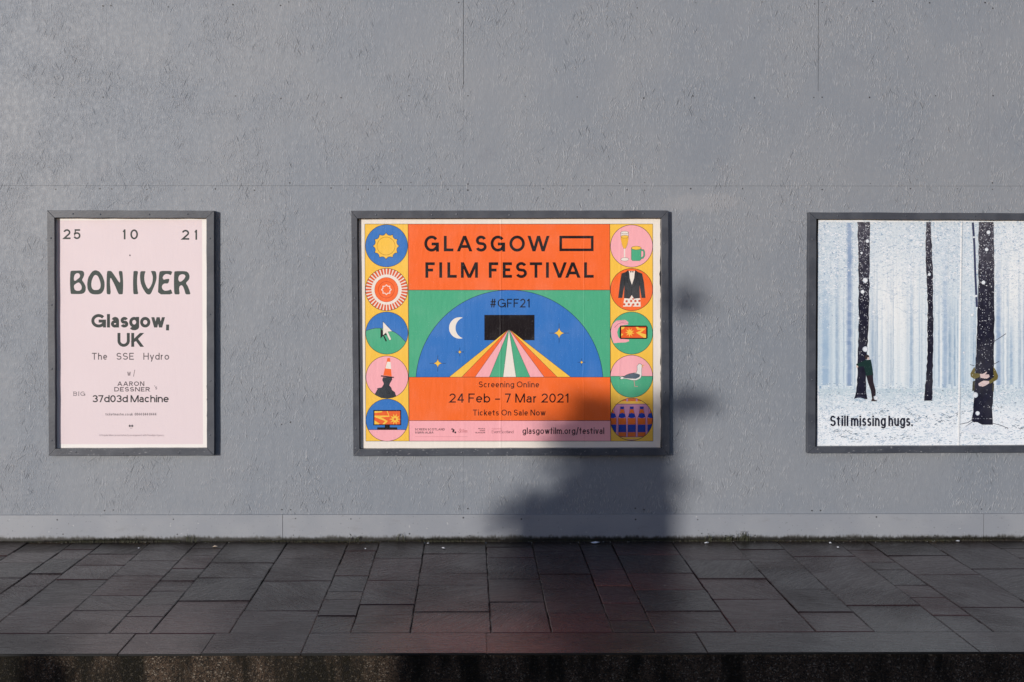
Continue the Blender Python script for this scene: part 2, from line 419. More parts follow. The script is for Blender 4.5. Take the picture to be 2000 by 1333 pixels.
# ---------------------------------------------------------------- the hoarding
hoard = empty('plywood_hoarding', (0, 0, 0))
tag(hoard, 'long grey painted strand board hoarding standing at the back of the wet pavement', 'hoarding')
seam_z = on_y(1000, 363.5, 0).z
top_z = seam_z + 2.44
SK_H = on_y(1000, 1005.5, -.018).z
seam_px = [557, 905, 1251, 1598, 1931]
seam_x = [on_y(p, 180, 0).x for p in seam_px]
gap = {0: .0003, 1: .0030, 2: .0004, 3: .0032, 4: .0006}
ux = [seam_x[0]-1.22*k for k in range(8, 0, -1)] + seam_x + [seam_x[-1]+1.22*k for k in range(1, 8)]
def nail(mb, x, z, r=None):
    mb.disc((x, z), r or rnd.uniform(.0032, .0060), -.0006, 1, 7)
for row in (0, 1):
    for c in range(len(ux)-1):
        g0 = gap.get(c-8, .0003)/2; g1 = gap.get(c-7, .0003)/2
        off = 0 if row == 0 else rnd.uniform(-.008, .008)
        if row == 1: g0, g1 = .00012, .00012
        if row == 1 and c-7 == 1: g1 = .0007
        z0, z1 = (seam_z+.0009, top_z) if row == 0 else (SK_H-.05, seam_z-.0003)
        mb = MB(); dy = rnd.uniform(0, .0009)
        x0, x1 = ux[c]+g0, ux[c+1]-g1
        if row == 0 and (g0 > .001 or g1 > .001):               # the open joints are filled and painted over lower down
            zs0, zs1 = on_y(905, 165, 0).z, on_y(1598, 178, 0).z
            zs = zs0 if abs(c-7 if g1 > .001 else c-8) == 1 else zs1
            mb.box(x0-(g0-.0002 if g0 > .001 else 0), dy, z0, x1+(g1-.0002 if g1 > .001 else 0), .018, zs); mb.box(x0, dy, zs, x1, .018, z1)
        else: mb.box(x0, dy, z0, x1, .018, z1)
        if -4.2 < x0 < 4.2:
            zz = seam_z+.018+rnd.uniform(0, .008) if row == 0 else seam_z-.016-rnd.uniform(0, .012)
            xx = x0+.03
            while xx < x1-.01:
                if rnd.random() < (.55 if row == 0 else .95): nail(mb, xx, zz+rnd.uniform(-.006, .006))
                xx += rnd.uniform(.2, .36)
            if row == 0:
                for k in range(5):
                    zz = seam_z+.62+k*.62+rnd.uniform(-.02, .02)
                    for e in (x0+.028, x1-.028):
                        if rnd.random() < .8: nail(mb, e+rnd.uniform(-.006, .006), zz+rnd.uniform(-.01, .01))
                    if k == 0 or rnd.random() < .5:
                        for f in (.33, .68): nail(mb, x0+f*(x1-x0)+rnd.uniform(-.05, .05), zz+rnd.uniform(-.015, .015))
            else:
                for k in range(2):
                    for e in (x0+.03, x1-.03): nail(mb, e, SK_H+.03+k*.6+rnd.uniform(-.01, .01))
        o = mb.build('board_panel', [M_OSB, M_NAIL], hoard)
mb = MB(); mb.box(-9, .0185, 0, 9, .04, top_z-.01)  # near-black sheet added behind the boards so the open joints read dark
mb.build('gap_dark_sheet', M_DARK, hoard)
sj = [on_y(p, 1030, -.018).x for p in (552, 1921)]
sk = [sj[0]-4.8, sj[0]-2.4, sj[0], sj[1], sj[1]+2.4, sj[1]+5]
for a, b in zip(sk[:-1], sk[1:]):
    mb = MB(); mb.box(a+.0015, -.018, .004, b-.0015, -.0035, SK_H)
    for k in range(int((b-a)/.4)):
        for zz in (.045, SK_H-.03):
            if rnd.random() < .6:
                x = a+.02+k*.4+rnd.uniform(0, .08)
                mb.disc((x, zz+rnd.uniform(-.01, .01)), rnd.uniform(.004, .0065), -.0186, 1, 7)
    mb.build('skirting_board', [M_SKIRT, M_NAIL], hoard)

# ---------------------------------------------------------------- frames
FR_Y = -.050                                     # front of the frame rails
def frame(label, outer, inner, screws):
    # outer / inner: corner pixels of the front face, in order top-left, top-right, bottom-right, bottom-left
    O = [on_y(*p, FR_Y) for p in outer]; I = [on_y(*p, FR_Y) for p in inner]
    c = (O[0]+O[1]+O[2]+O[3])/4
    root = empty('poster_frame', (c.x, 0, c.z)); tag(root, label, 'frame', 'poster frames on the hoarding')
    for k in range(4):
        j = (k+1) % 4
        m_ = (O[j]-O[k]).normalized()*.0009
        a, b, d, e = O[k]+m_, O[j]-m_, I[j]-m_, I[k]+m_
        mb = MB(); n = 14
        F = lambda p, y: (p.x, y, p.z)
        # long edges wander slightly like hand-painted timber
        outl = [a.lerp(b, t/n) for t in range(n+1)]; inl = [e.lerp(d, t/n) for t in range(n+1)]
        for q in outl[1:-1] + inl[1:-1]: q.x += rnd.uniform(-.0012, .0012); q.z += rnd.uniform(-.0012, .0012)
        for t in range(n):
            p0, p1, p2, p3 = outl[t], outl[t+1], inl[t+1], inl[t]
            mb.face([F(p0, FR_Y), F(p3, FR_Y), F(p2, FR_Y), F(p1, FR_Y)])
            mb.face([F(p0, FR_Y), F(p1, FR_Y), F(p1, -.001), F(p0, -.001)])
            mb.face([F(p2, FR_Y), F(p3, FR_Y), F(p3, -.001), F(p2, -.001)])
        for p, q in ((outl[0], inl[0]), (inl[-1], outl[-1])):
            mb.face([F(q, FR_Y), F(p, FR_Y), F(p, -.001), F(q, -.001)])
        rail = mb.build('frame_rail', M_FRAME, root, bevel=.0015)
        for t in screws[k]:
            q = a.lerp(b, t).lerp(e.lerp(d, t), rnd.uniform(.4, .6))
            sm = MB(); sm.disc((q.x, q.z), .0062, FR_Y-.0004, 0, 10, .0022)
            sm.build('screw', M_SCREW, rail)
    mb = MB(); x0, x1 = min(p.x for p in I), max(p.x for p in I); z0, z1 = min(p.z for p in I), max(p.z for p in I)
    mb.box(x0-.01, -.010, z0-.01, x1+.01, -.001, z1+.01)
    mb.build('backing_board', M_BACK, root)
    return root
M_SCREW = plain('painted_screw_head', (0.065, 0.07, 0.085), .35, metal=.3)
frame('narrow dark grey timber frame on the hoarding around the tall pink concert poster',
      [(92, 411), (418, 412), (418, 890), (95, 891)], [(106, 425.5), (403, 426), (404, 876), (108, 877)],
      [(.14, .31, .62, .86), (.1, .42, .7, .93), (.2, .55, .85), (.05, .35, .62, .9)])
frame('wide dark grey timber frame around the orange film festival poster',
      [(685.5, 412), (1305, 411.5), (1308, 890), (690, 891.5)], [(697.5, 427), (1292, 426), (1293, 876), (702, 877.5)],
      [(.07, .25, .33, .5, .68, .93), (.12, .45, .75, .95), (.15, .37, .66, .9), (.1, .34, .65, .9)])
frame('wide dark grey timber frame around the snowy forest poster',
      [(1580, 415), (2204, 417.5), (2204, 884), (1577.5, 886)], [(1594.5, 428), (2190, 431), (2190, 870), (1592.5, 873)],
      [(.08, .3, .52, .7, .9), (.1, .5, .9), (.2, .5, .8), (.12, .3, .62, .9)])

# ---------------------------------------------------------------- print: inks as thin polygons on the paper, in photo pixels
PAPER_Y = -.0125
STEP = 0.8e-5
INK_GAIN = 0.90
class Print:
    def __init__(s, base=0): s.mb = MB(); s.lv = base
    def y(s): return PAPER_Y - s.lv*STEP
    def up(s, n=1): s.lv += n
    def poly(s, pts, col, holes=(), bump=True, raw=False):
        c = tuple(min(.88, v*INK_GAIN) for v in lin(col))
        loops = [list(pts)] + [list(h) for h in holes]
        y = s.y()
        V = [on_y(p[0], p[1], y) for l in loops for p in l]
        if len(loops) == 1 and len(pts) <= 4:
            s._f(V, c)
        else:
            k = 0; L3 = []
            for l in loops: L3.append([Vector((p[0], p[1], 0)) for p in l])
            for t in tessellate_polygon(L3): s._f([V[i] for i in t], c)
        if bump: s.up()
    def _f(s, V, c):
        a = (V[1]-V[0]).cross(V[2]-V[0])
        if a.y > 0: V = list(reversed(V))
        s.mb.face(V, 0, c)
    def rect(s, x0, y0, x1, y1, col): s.poly([(x0, y0), (x1, y0), (x1, y1), (x0, y1)], col)
    def ell(s, cx, cy, rx, ry, col, n=40, a0=0, a1=360, line=None, lw=.7):
        pts = [(cx+rx*math.cos(R(a0+(a1-a0)*i/n)), cy+ry*math.sin(R(a0+(a1-a0)*i/n))) for i in range(n if a1-a0 == 360 else n+1)]
        if col is not None: s.poly(pts, col)
        if line: s.line(pts + ([pts[0]] if a1-a0 == 360 else []), lw, line)
        return pts
    def line(s, pts, w, col, cap=0):
        pts = [Vector((p[0], p[1])) for p in pts]
        q = [pts[0]]
        for p in pts[1:]:
            if (p-q[-1]).length > 1e-4: q.append(p)
        pts = q
        if len(pts) < 2: return
        closed = (pts[0]-pts[-1]).length < 1e-3
        h = w/2
        if not closed and cap:
            pts[0] = pts[0] + (pts[0]-pts[1]).normalized()*h*(cap & 1)
            pts[-1] = pts[-1] + (pts[-1]-pts[-2]).normalized()*h*(cap >> 1 & 1)
        n = len(pts); Lf = []; Rt = []
        for i in range(n):
            a = pts[i-1] if i else (pts[-2] if closed else None)
            b = pts[i+1] if i < n-1 else (pts[1] if closed else None)
            d0 = (pts[i]-a).normalized() if a is not None else None
            d1 = (b-pts[i]).normalized() if b is not None else None
            if d0 is None: d0 = d1
            if d1 is None: d1 = d0
            t = d0+d1
            t = t.normalized() if t.length > 1e-6 else d0
            nn = Vector((-t.y, t.x)); cs = max(.35, nn.dot(Vector((-d0.y, d0.x))))
            Lf.append(pts[i]+nn*h/cs); Rt.append(pts[i]-nn*h/cs)
        for i in range(n-1): s.poly([Lf[i], Lf[i+1], Rt[i+1], Rt[i]], col, bump=False)
        s.up()
    def build(s, name, mat, parent): return s.mb.build(name, mat, parent)

def chaikin(pts, n=1):
    for _ in range(n):
        out = []
        for i in range(len(pts)):
            a, b = pts[i], pts[(i+1) % len(pts)]
            out += [(a[0]*.8+b[0]*.2, a[1]*.8+b[1]*.2), (a[0]*.2+b[0]*.8, a[1]*.2+b[1]*.8)]
        pts = out
    return pts
def Z(x0, y0, sc): return lambda *pts: [(x0+p[0]/sc, y0+p[1]/sc) for p in pts]

# monoline alphabet: unit cap height; strokes are (cap code, path) with arcs as ('a', cx, cy, rx, ry, from, to), or 'D' slants cut level
X = .66
def s_curve(t):
    k = t
    return [('a', .5, k*.74, .46, k*.26, 22, 238), ('a', .5, k*.26, .5, k*.26, 58, -158)]
GL = {
 'A': (.86, [('D', (0, 0), (.5, 1)), ('D', (1, 0), (.5, 1)), (0, [(.2, .27), (.8, .27)])]),
 'B': (.66, [(3, [(0, 0), (0, 1)]), (0, [(0, 1), ('a', .5, .76, .42, .24, 90, -90), (0, .52)]), (0, [(.1, .52), ('a', .5, .26, .5, .26, 90, -90), (0, 0)])]),
 'C': (.8, [(0, [('a', .5, .5, .5, .5, 42, 318)])]),
 'D': (.74, [(3, [(0, 0), (0, 1)]), (0, [(0, 1), ('a', .45, .5, .55, .5, 90, -90), (0, 0)])]),
 'E': (.58, [(3, [(0, 0), (0, 1)]), (2, [(0, 1), (1, 1)]), (0, [(0, .52), (.95, .52)]), (2, [(0, 0), (1, 0)])]),
 'F': (.56, [(3, [(0, 0), (0, 1)]), (2, [(0, 1), (1, 1)]), (0, [(0, .5), (.95, .5)])]),
 'G': (.86, [(0, [('a', .5, .5, .5, .5, 40, 342)]), (2, [(.5, .47), (1, .47), (1, 0)])]),
 'H': (.7, [(3, [(0, 0), (0, 1)]), (3, [(1, 0), (1, 1)]), (0, [(0, .52), (1, .52)])]),
 'I': (0, [(3, [(.5, 0), (.5, 1)])]),
 'K': (.7, [(3, [(0, 0), (0, 1)]), ('D', (1, 1), (.02, .36)), ('D', (.34, .6), (1, 0))]),
 'L': (.56, [(3, [(0, 1), (0, 0), (1, 0)])]),
 'M': (.86, [(3, [(0, 0), (0, 1)]), (3, [(1, 0), (1, 1)]), ('D', (0, 1), (.5, .0)), ('D', (1, 1), (.5, .0))]),
 'N': (.74, [(3, [(0, 0), (0, 1)]), (3, [(1, 0), (1, 1)]), ('D', (0, 1), (1, 0))]),
 'O': (.9, [(0, [('a', .5, .5, .5, .5, 0, 360)])]),
 'P': (.62, [(3, [(0, 0), (0, 1)]), (0, [(0, 1), ('a', .5, .74, .5, .26, 90, -90), (0, .48)])]),
 'R': (.66, [(3, [(0, 0), (0, 1)]), (0, [(0, 1), ('a', .5, .74, .48, .26, 90, -90), (0, .48)]), ('D', (.5, .48), (1, 0))]),
 'S': (.64, [(0, s_curve(1))]),
 'T': (.7, [(3, [(0, 1), (1, 1)]), (2, [(.5, 1), (.5, 0)])]),
 'U': (.7, [(3, [(0, 1), ('a', .5, .42, .5, .42, 180, 360), (1, 1)])]),
 'V': (.82, [('D', (0, 1), (.5, 0)), ('D', (1, 1), (.5, 0))]),
 'W': (1.2, [('D', (0, 1), (.26, 0)), ('D', (.5, 1), (.26, 0)), ('D', (.5, 1), (.74, 0)), ('D', (1, 1), (.74, 0))]),
 'Y': (.8, [('D', (0, 1), (.5, .42)), ('D', (1, 1), (.5, .42)), (2, [(.5, .45), (.5, 0)])]),
 'a': (.5, [(2, [('a', .5, .45, .42, .21, 158, 0), (.92, 0)]), (0, [(.92, .385), ('a', .45, .19, .45, .195, 90, 270), ('a', .5, .19, .42, .19, 270, 355)])]),
 'b': (.58, [(0, [('a', .5, .33, .5, .33, 0, 360)]), (3, [(0, 0), (0, 1)])]),
 'c': (.54, [(0, [('a', .5, .33, .5, .33, 42, 318)])]),
 'd': (.58, [(0, [('a', .5, .33, .5, .33, 0, 360)]), (3, [(1, 0), (1, 1)])]),
 'e': (.56, [(0, [(0.02, .34), (.98, .34), ('a', .5, .33, .5, .33, 5, 318)])]),
 'f': (.36, [(1, [(.35, 0), ('a', .95, .8, .6, .2, 180, 92)]), (0, [(-.4, X), (1.2, X)])]),
 'g': (.58, [(0, [('a', .5, .33, .5, .33, 0, 360)]), (1, [(1, X), ('a', .5, -.06, .5, .2, 0, -155)])]),
 'h': (.54, [(3, [(0, 0), (0, 1)]), (2, [('a', .5, .36, .5, .30, 180, 0), (1, 0)])]),
 'i': (0, [(3, [(.5, 0), (.5, X)]), (3, [(.5, .985), (.5, 1.0)])]),
 'k': (.52, [(3, [(0, 0), (0, 1)]), ('D', (.95, X+.06), (.02, .2)), ('D', (.32, .43), (1, 0))]),
 'l': (0, [(3, [(.5, 0), (.5, 1)])]),
 'm': (.86, [(3, [(0, 0), (0, X)]), (2, [('a', .25, .38, .25, .28, 180, 0), (.5, 0)]), (2, [('a', .75, .38, .25, .28, 180, 0), (1, 0)])]),
 'n': (.54, [(3, [(0, 0), (0, X)]), (2, [('a', .5, .36, .5, .30, 180, 0), (1, 0)])]),
 'o': (.6, [(0, [('a', .5, .33, .5, .33, 0, 360)])]),
 'p': (.58, [(0, [('a', .5, .33, .5, .33, 0, 360)]), (3, [(0, -.28), (0, X)])]),
 'r': (.34, [(3, [(0, 0), (0, X)]), (0, [('a', .85, .34, .85, .32, 180, 88)])]),
 's': (.46, [(0, s_curve(X))]),
 't': (.42, [(1, [(.4, .9), ('a', .85, .18, .45, .18, 180, 275)]), (0, [(-.35, X), (1.15, X)])]),
 'u': (.54, [(3, [(1, 0), (1, X)]), (1, [(0, X), ('a', .5, .30, .5, .30, 180, 360)])]),
 'v': (.54, [('D', (0, X+.05), (.5, 0)), ('D', (1, X+.05), (.5, 0))]),
 'w': (.8, [('D', (0, X+.05), (.27, 0)), ('D', (.5, X+.05), (.27, 0)), ('D', (.5, X+.05), (.73, 0)), ('D', (1, X+.05), (.73, 0))]),
 'y': (.54, [('D', (0, X+.05), (.52, 0)), ('D', (1, X+.05), (.3, -.28))]),
 '0': (.58, [(0, [('a', .5, .5, .5, .5, 0, 360)])]),
 '1': (.34, [(3, [(.85, 0), (.85, 1)]), (0, [(.85, 1), (0, .78)])]),
 '2': (.58, [(2, [('a', .5, .71, .48, .29, 168, -38), (.02, .0), (1, 0)])]),
 '3': (.58, [(0, [('a', .48, .755, .46, .245, 160, -90)]), (0, [('a', .5, .26, .5, .26, 90, -160)])]),
 '4': (.62, [(3, [(.75, 0), (.75, 1)]), ('D', (.75, 1), (0, .24)), (0, [(0, .25), (1.08, .25)])]),
 '5': (.58, [(1, [(.92, 1), (.18, 1), (.08, .47), ('a', .49, .32, .51, .32, 145, -158)])]),
 '7': (.54, [(1, [(0, 1), (1, 1)]), ('D', (1, 1), (.3, 0))]),
 '8': (.58, [(0, [('a', .5, .76, .44, .24, 0, 360)]), (0, [('a', .5, .26, .5, .26, 0, 360)])]),
 '#': (.72, [('D', (.25, 0), (.42, 1)), ('D', (.62, 0), (.79, 1)), (0, [(.05, .68), (1, .68)]), (0, [(0, .32), (.95, .32)])]),
 '/': (.42, [('D', (0, -.12), (1, 1.06))]),
 ',': (.2, [(0, [(.5, .14), (.5, -.1), (.1, -.42)])]),
 '.': (0, [(3, [(.5, .0), (.5, .012)])]),
 "'": (.06, [('D', (.6, 1), (.3, .72))]),
 '-': (.55, [(0, [(0, .36), (1, .36)])]),
}
def glyph(P, ch, x0, w, base, cap, wt, col, serif=0.0, xh=1.0):
    hw = wt/2/cap                                     # in cap units
    wd = w/cap
    def lift(v):                                      # taller or shorter small letters
        if xh == 1.0 or not ch.islower() or v <= 0: return v
        return v*xh if v <= X else X*xh + (v-X)*(1-X*xh)/(1-X)
    def mp(u, v):
        v = lift(v)
        return (x0 + (hw + u*(wd-2*hw))*cap, base - (hw + v*(1-2*hw))*cap)
    for st in GL[ch][1]:
        if st[0] == 'D':
            (u0, v0), (u1, v1) = st[1], st[2]
            xa, xb = mp(u0, 0)[0], mp(u1, 0)[0]
            ya, yb = base-lift(v0)*cap, base-lift(v1)*cap
            ln = math.hypot(xb-xa, yb-ya); hx = wt/2*ln/max(abs(yb-ya), 1e-6)
            hx = min(hx, wt*.95)
            P.poly([(xa-hx, ya), (xa+hx, ya), (xb+hx, yb), (xb-hx, yb)], col)
            if serif:
                for (xx, yy) in ((xa, ya), (xb, yb)):
                    if abs(yy-base) < .01*cap: P.rect(xx-serif*cap, yy-.07*cap, xx+serif*cap, yy, col)
            continue
        pts = []
        for e in st[1]:
            if e[0] == 'a':
                n = max(6, int(abs(e[6]-e[5])/9))
                for i in range(n+1):
                    t = R(e[5]+(e[6]-e[5])*i/n); pts.append(mp(e[1]+e[3]*math.cos(t), e[2]+e[4]*math.sin(t)))
            else: pts.append(mp(*e))
        P.line(pts, wt, col, st[0])
        if serif and len(st[1]) == 2 and st[0] == 3:
            for e in st[1]:
                xx, yy = mp(*e); yy = base if e[1] == 0 else base-cap
                P.rect(xx-serif*cap, yy-(.07*cap if e[1] == 0 else 0), xx+serif*cap, yy+(0 if e[1] == 0 else .07*cap), col)
def text(P, body, x0, x1, top, base, wt, col, gap=.14, space=.3, serif=0.0, xh=1.0):
    cap = base-top; w_px = wt*cap
    nat = []; 
    for ch in body:
        nat.append(None if ch == ' ' else max(GL[ch][0], wt if GL[ch][0] == 0 else GL[ch][0]))
    fixed = sum((wt if GL[c][0] == 0 else 0) for c in body if c != ' ')
    gaps = 0
    for i, c in enumerate(body):
        if c == ' ': gaps += space+gap
        elif i+1 < len(body) and body[i+1] != ' ': gaps += gap
    var = sum(GL[c][0] for c in body if c != ' ')
    k = ((x1-x0)/cap - fixed - gaps)/max(var, 1e-6) if var else 1
    if k < .55:                                              # too tight: squeeze the gaps too
        k2 = ((x1-x0)/cap - fixed)/(var+gaps); gap *= k2; space *= k2; k = k2
    x = x0
    for i, c in enumerate(body):
        if c == ' ': x += (space+gap)*cap; continue
        w = (wt if GL[c][0] == 0 else GL[c][0]*k)*cap
        glyph(P, c, x, w, base, cap, w_px, col, serif, xh)
        x += w
        if i+1 < len(body) and body[i+1] != ' ': x += gap*cap

def paper(name, corners, col, mat, parent, rag, extra=()):
    # rag: roughness of top, right, bottom, left edges in photo pixels
    P = Print(0); pts = []
    for k in range(4):
        a, b = corners[k], corners[(k+1) % 4]; n = 70; off = 0.0
        for i in range(n):
            f = i/n; off = off*.55 + rnd.uniform(-1, 1)*rag[k]*.6
            jag = off if rnd.random() < .9 else off*1.8
            nx, ny = ((0, 1), (-1, 0), (0, -1), (1, 0))[k]
            pts.append((a[0]+(b[0]-a[0])*f+nx*abs(jag), a[1]+(b[1]-a[1])*f+ny*abs(jag)))
    P.poly(pts, col)
    return P.build(name, mat, parent)

BLK = (24, 16, 20); ORG = (255, 110, 48); YEL = (255, 200, 78); GRN = (80, 176, 134); BLU = (56, 120, 196); PNK = (252, 178, 184); CRM = (242, 232, 220)
OUT = (50, 44, 44)
# ================================================================ pink concert poster
M_PINK = printed('matt_printed_paper', .55, (), .6)
c = on_y(255, 650, PAPER_Y)
po = empty('concert_poster', (c.x, PAPER_Y, c.z))
tag(po, 'tall pink concert poster with dark lettering in the narrow frame', 'poster', 'posters on the hoarding')
paper('paper_sheet', [(109, 425), (405, 425), (404.5, 877.5), (110.5, 878)], (246, 240, 234), M_PINK, po, (.4, 1.0, 2.6, .4))
P = Print(4)
P.poly([(112.5, 431), (394.5, 430), (396.5, 868), (115, 868)], (235, 217, 219))
P.build('pink_panel', M_PINK, po)
z1 = Z(60, 380, 2.4675); INK = (58, 64, 62)
def t1(P, body, xa, xb, ya, yb, wt, col=INK, **k):
    (a, b), (c_, d) = z1((xa, ya), (xb, yb)); text(P, body, a, c_, b, d, wt, col, **k)
P = Print(10)
for ch_, xa_, xb_, y_ in (('2', 157, 192, 168), ('5', 206, 240, 168), ('1', 442, 458, 169), ('0', 480, 517, 169), ('2', 728, 764, 171), ('1', 788, 803, 171)):
    P = Print(10); t1(P, ch_, xa_, xb_, y_, y_+48, .17); P.build('date_numeral', M_PINK, po)
P = Print(10)
P.ell(60+478/2.4675, 380+294/2.4675, 1.7, 1.7, (120, 112, 116), 10)
P.build('printed_dot', M_PINK, po)
P = Print(10)
zb = Z(125, 515, 7.69); GRY = (66, 76, 72)
def bl(o, *h): P.poly(chaikin(zb(*o)), GRY, [chaikin(zb(*q), 2) for q in h])
bl([(105,110),(270,105),(300,130),(305,170),(290,210),(268,250),(300,290),(328,350),(325,410),(300,445),(260,460),(110,460),(98,445),(88,280),(95,130)],
   [(150,250),(148,210),(160,170),(190,145),(225,148),(243,180),(235,210),(200,240),(165,265)],
   [(150,325),(200,290),(225,285),(250,310),(268,350),(262,390),(235,410),(190,412),(160,395),(150,360)])
bl([(475,100),(530,120),(575,180),(605,260),(612,330),(600,400),(565,450),(520,465),(440,465),(390,445),(355,390),(347,310),(360,220),(400,150),(435,112)],
   [(475,168),(510,190),(540,260),(552,320),(545,370),(515,398),(450,400),(420,375),(408,320),(418,250),(445,190)])
bl([(655,112),(700,112),(722,125),(838,300),(845,250),(818,115),(860,112),(880,125),(890,300),(885,455),(870,464),(825,464),(810,440),(760,320),(705,215),(692,230),(690,300),(705,464),(650,464),(640,440),(638,300),(645,130)])
P.build('band_name', M_PINK, po)
P = Print(10)
bl([(1050,112),(1115,115),(1100,200),(1097,300),(1105,400),(1117,462),(1050,462),(1040,445),(1036,280),(1042,130)])
bl([(1160,115),(1228,115),(1210,160),(1205,230),(1215,290),(1240,350),(1268,387),(1300,350),(1330,280),(1335,200),(1320,150),(1303,113),(1370,113),(1385,140),(1392,220),(1375,290),(1340,380),(1305,455),(1275,470),(1235,455),(1180,370),(1150,290),(1140,200),(1145,130)])
bl([(1445,112),(1632,112),(1605,180),(1570,160),(1530,158),(1495,180),(1480,215),(1495,245),(1530,235),(1587,230),(1565,303),(1510,300),(1480,320),(1468,350),(1480,390),(1515,412),(1570,405),(1607,387),(1635,465),(1410,465),(1418,300),(1428,150)])
bl([(1670,115),(1830,115),(1870,140),(1888,190),(1880,240),(1828,295),(1860,340),(1890,420),(1900,465),(1825,465),(1810,400),(1785,340),(1762,325),(1735,345),(1728,380),(1740,465),(1665,465),(1655,440),(1650,300),(1655,130)],
   [(1735,275),(1718,250),(1718,210),(1735,175),(1775,160),(1815,170),(1825,200),(1800,240),(1760,272)])
P.build('band_name', M_PINK, po)
P = Print(10)
t1(P, 'Glasgow,', 292, 668, 577, 642, .225, gap=.07, xh=1.10); P.build('city_lettering', M_PINK, po); P = Print(10)
t1(P, 'UK', 418, 544, 668, 735, .215, gap=.1)
P.build('city_lettering', M_PINK, po); P = Print(10)
LT = (92, 84, 88)
t1(P, 'The', 295, 368, 764, 797, .135, (80, 72, 76), gap=.2); P.build('venue_lettering', M_PINK, po); P = Print(10)
t1(P, 'SSE', 413, 497, 764, 797, .135, (80, 72, 76), gap=.2); P.build('venue_lettering', M_PINK, po); P = Print(10)
t1(P, 'Hydro', 543, 667, 764, 797, .135, (80, 72, 76), gap=.17)
P.build('venue_lettering', M_PINK, po)
P = Print(10)
t1(P, 'w/', 465, 503, 847, 875, .10, (116, 104, 108), gap=.4)
t1(P, 'AARON', 418, 547, 902, 923, .18, (78, 66, 72), gap=.26, serif=.16); t1(P, 'DESSNER', 403, 574, 929, 950, .18, (78, 66, 72), gap=.24, serif=.14)
t1(P, "'s", 597, 609, 921, 940, .12, LT, gap=.1); t1(P, 'BIG', 206, 262, 951, 971, .12, (86, 74, 80), gap=.35, serif=.16)
t1(P, '37d03d Machine', 297, 665, 968, 1002, .165, (52, 50, 52), gap=.085, space=.3, xh=1.08)
t1(P, 'ticketmaster.co.uk  0844 844 0444', 360, 605, 1053, 1066, .13, (126, 114, 118), gap=.16, space=.22)
cx, cy = z1((483, 1116))[0]
for dx in (-2.4, 2.4): P.ell(cx+dx, cy, 2.0, 2.4, (104, 96, 100), 12)
P.line([(cx-2, cy+5), (cx, cy+4), (cx+2, cy+5)], .7, (140, 130, 134))
t1(P, 'A Regular Music presentation by arrangement with Paradigm Agency', 330, 640, 1156, 1165, .09, (186, 170, 174), gap=.12, space=.25)
P.build('credit_lettering', M_PINK, po)

# ================================================================ film festival poster
fold_x = on_y(978, 500, 0).x
M_FEST = printed('printed_poster_paper', .40, ((fold_x, .010, .55), (on_y(1140, 830, 0).x, .006, .35), (on_y(905, 830, 0).x, .02, .3), (on_y(1210, 830, 0).x, .012, .25)), 1.5)
c = on_y(995, 650, PAPER_Y)
fo = empty('film_festival_poster', (c.x, PAPER_Y, c.z))
tag(fo, 'orange and yellow film festival poster with picture roundels down both sides', 'poster', 'posters on the hoarding')
paper('paper_sheet', [(700.5, 426.5), (1290, 425.5), (1291, 878), (704, 878.5)], CRM, M_FEST, fo, (.5, 1.7, 1.4, .35))
def lines(P, segs, w=.8, col=OUT):
    for s_ in segs: P.line(s_, w, col)
P = Print(4)
P.poly([(797, 438), (1191, 438), (1191.5, 567), (797.5, 567)], ORG); P.up()
zt = Z(820, 445, 5.714)
for row, (ya, yb), spec in ((0, (92, 265), 'G50-213 L268-375 A415-585 S622-745 G790-952 O1000-1172 W1203-1447'),
                            (1, (387, 560), 'F62-167 I218-248 L307-412 M458-648 F770-875 E925-1028 S1070-1195 T1227-1365 I1408-1440 V1480-1640 A1623-1792 L1833-1940')):
    for tk in spec.split():
        ch, (a, b) = tk[0], map(float, tk[1:].split('-'))
        (xa, yt), (xb, yb_) = zt((a, ya), (b, yb))
        if ch in 'GOS': yt -= .5; yb_ += .5
        glyph(P, ch, xa, xb-xa, yb_, yb_-yt, 5.6, BLK)
(xa, ya), (xb, yb) = zt((1558+14, 92+14), (1938-14, 262-14))
P.line([(xa, ya), (xb, ya), (xb, yb), (xa, yb), (xa, ya)], 5.1, BLK)
lines(P, [[(797, 438), (1191, 438)], [(797, 438), (797.5, 567)], [(1191, 438), (1191.5, 567)]])
P.build('title_band', M_FEST, fo)

P = Print(4)
P.poly([(797.5, 567), (1191.5, 567), (1192, 737), (798, 737)], GRN); P.up()
aa = math.degrees(math.asin(13/183.))
arc = [(995+183*math.cos(R(t)), 750-183*math.sin(R(t))) for t in np.linspace(aa, 180-aa, 90)]
P.poly(arc, BLU); P.line(arc, .9, (28, 44, 66))
P.rect(946, 615.5, 1044, 665, BLK)
bx = [877, 901.6, 927.7, 955.7, 982.6, 1008, 1035.4, 1063, 1088.7, 1115]
cols = [YEL, ORG, PNK, GRN, CRM, GRN, PNK, ORG, YEL]
for k in range(9): P.poly([(994, 643), (bx[k+1], 737), (bx[k], 737)], cols[k], bump=False)
P.up()
for b in bx: P.line([(994, 643), (b, 737)], .6, OUT)
mo = [(898+20.9*math.cos(t), 641-20.9*math.sin(t)) for t in np.linspace(R(73), R(287), 40)]
mi = [(911+21.3*math.cos(t), 641-21.3*math.sin(t)) for t in np.linspace(R(250), R(110), 30)]
P.poly(mo+mi, CRM)
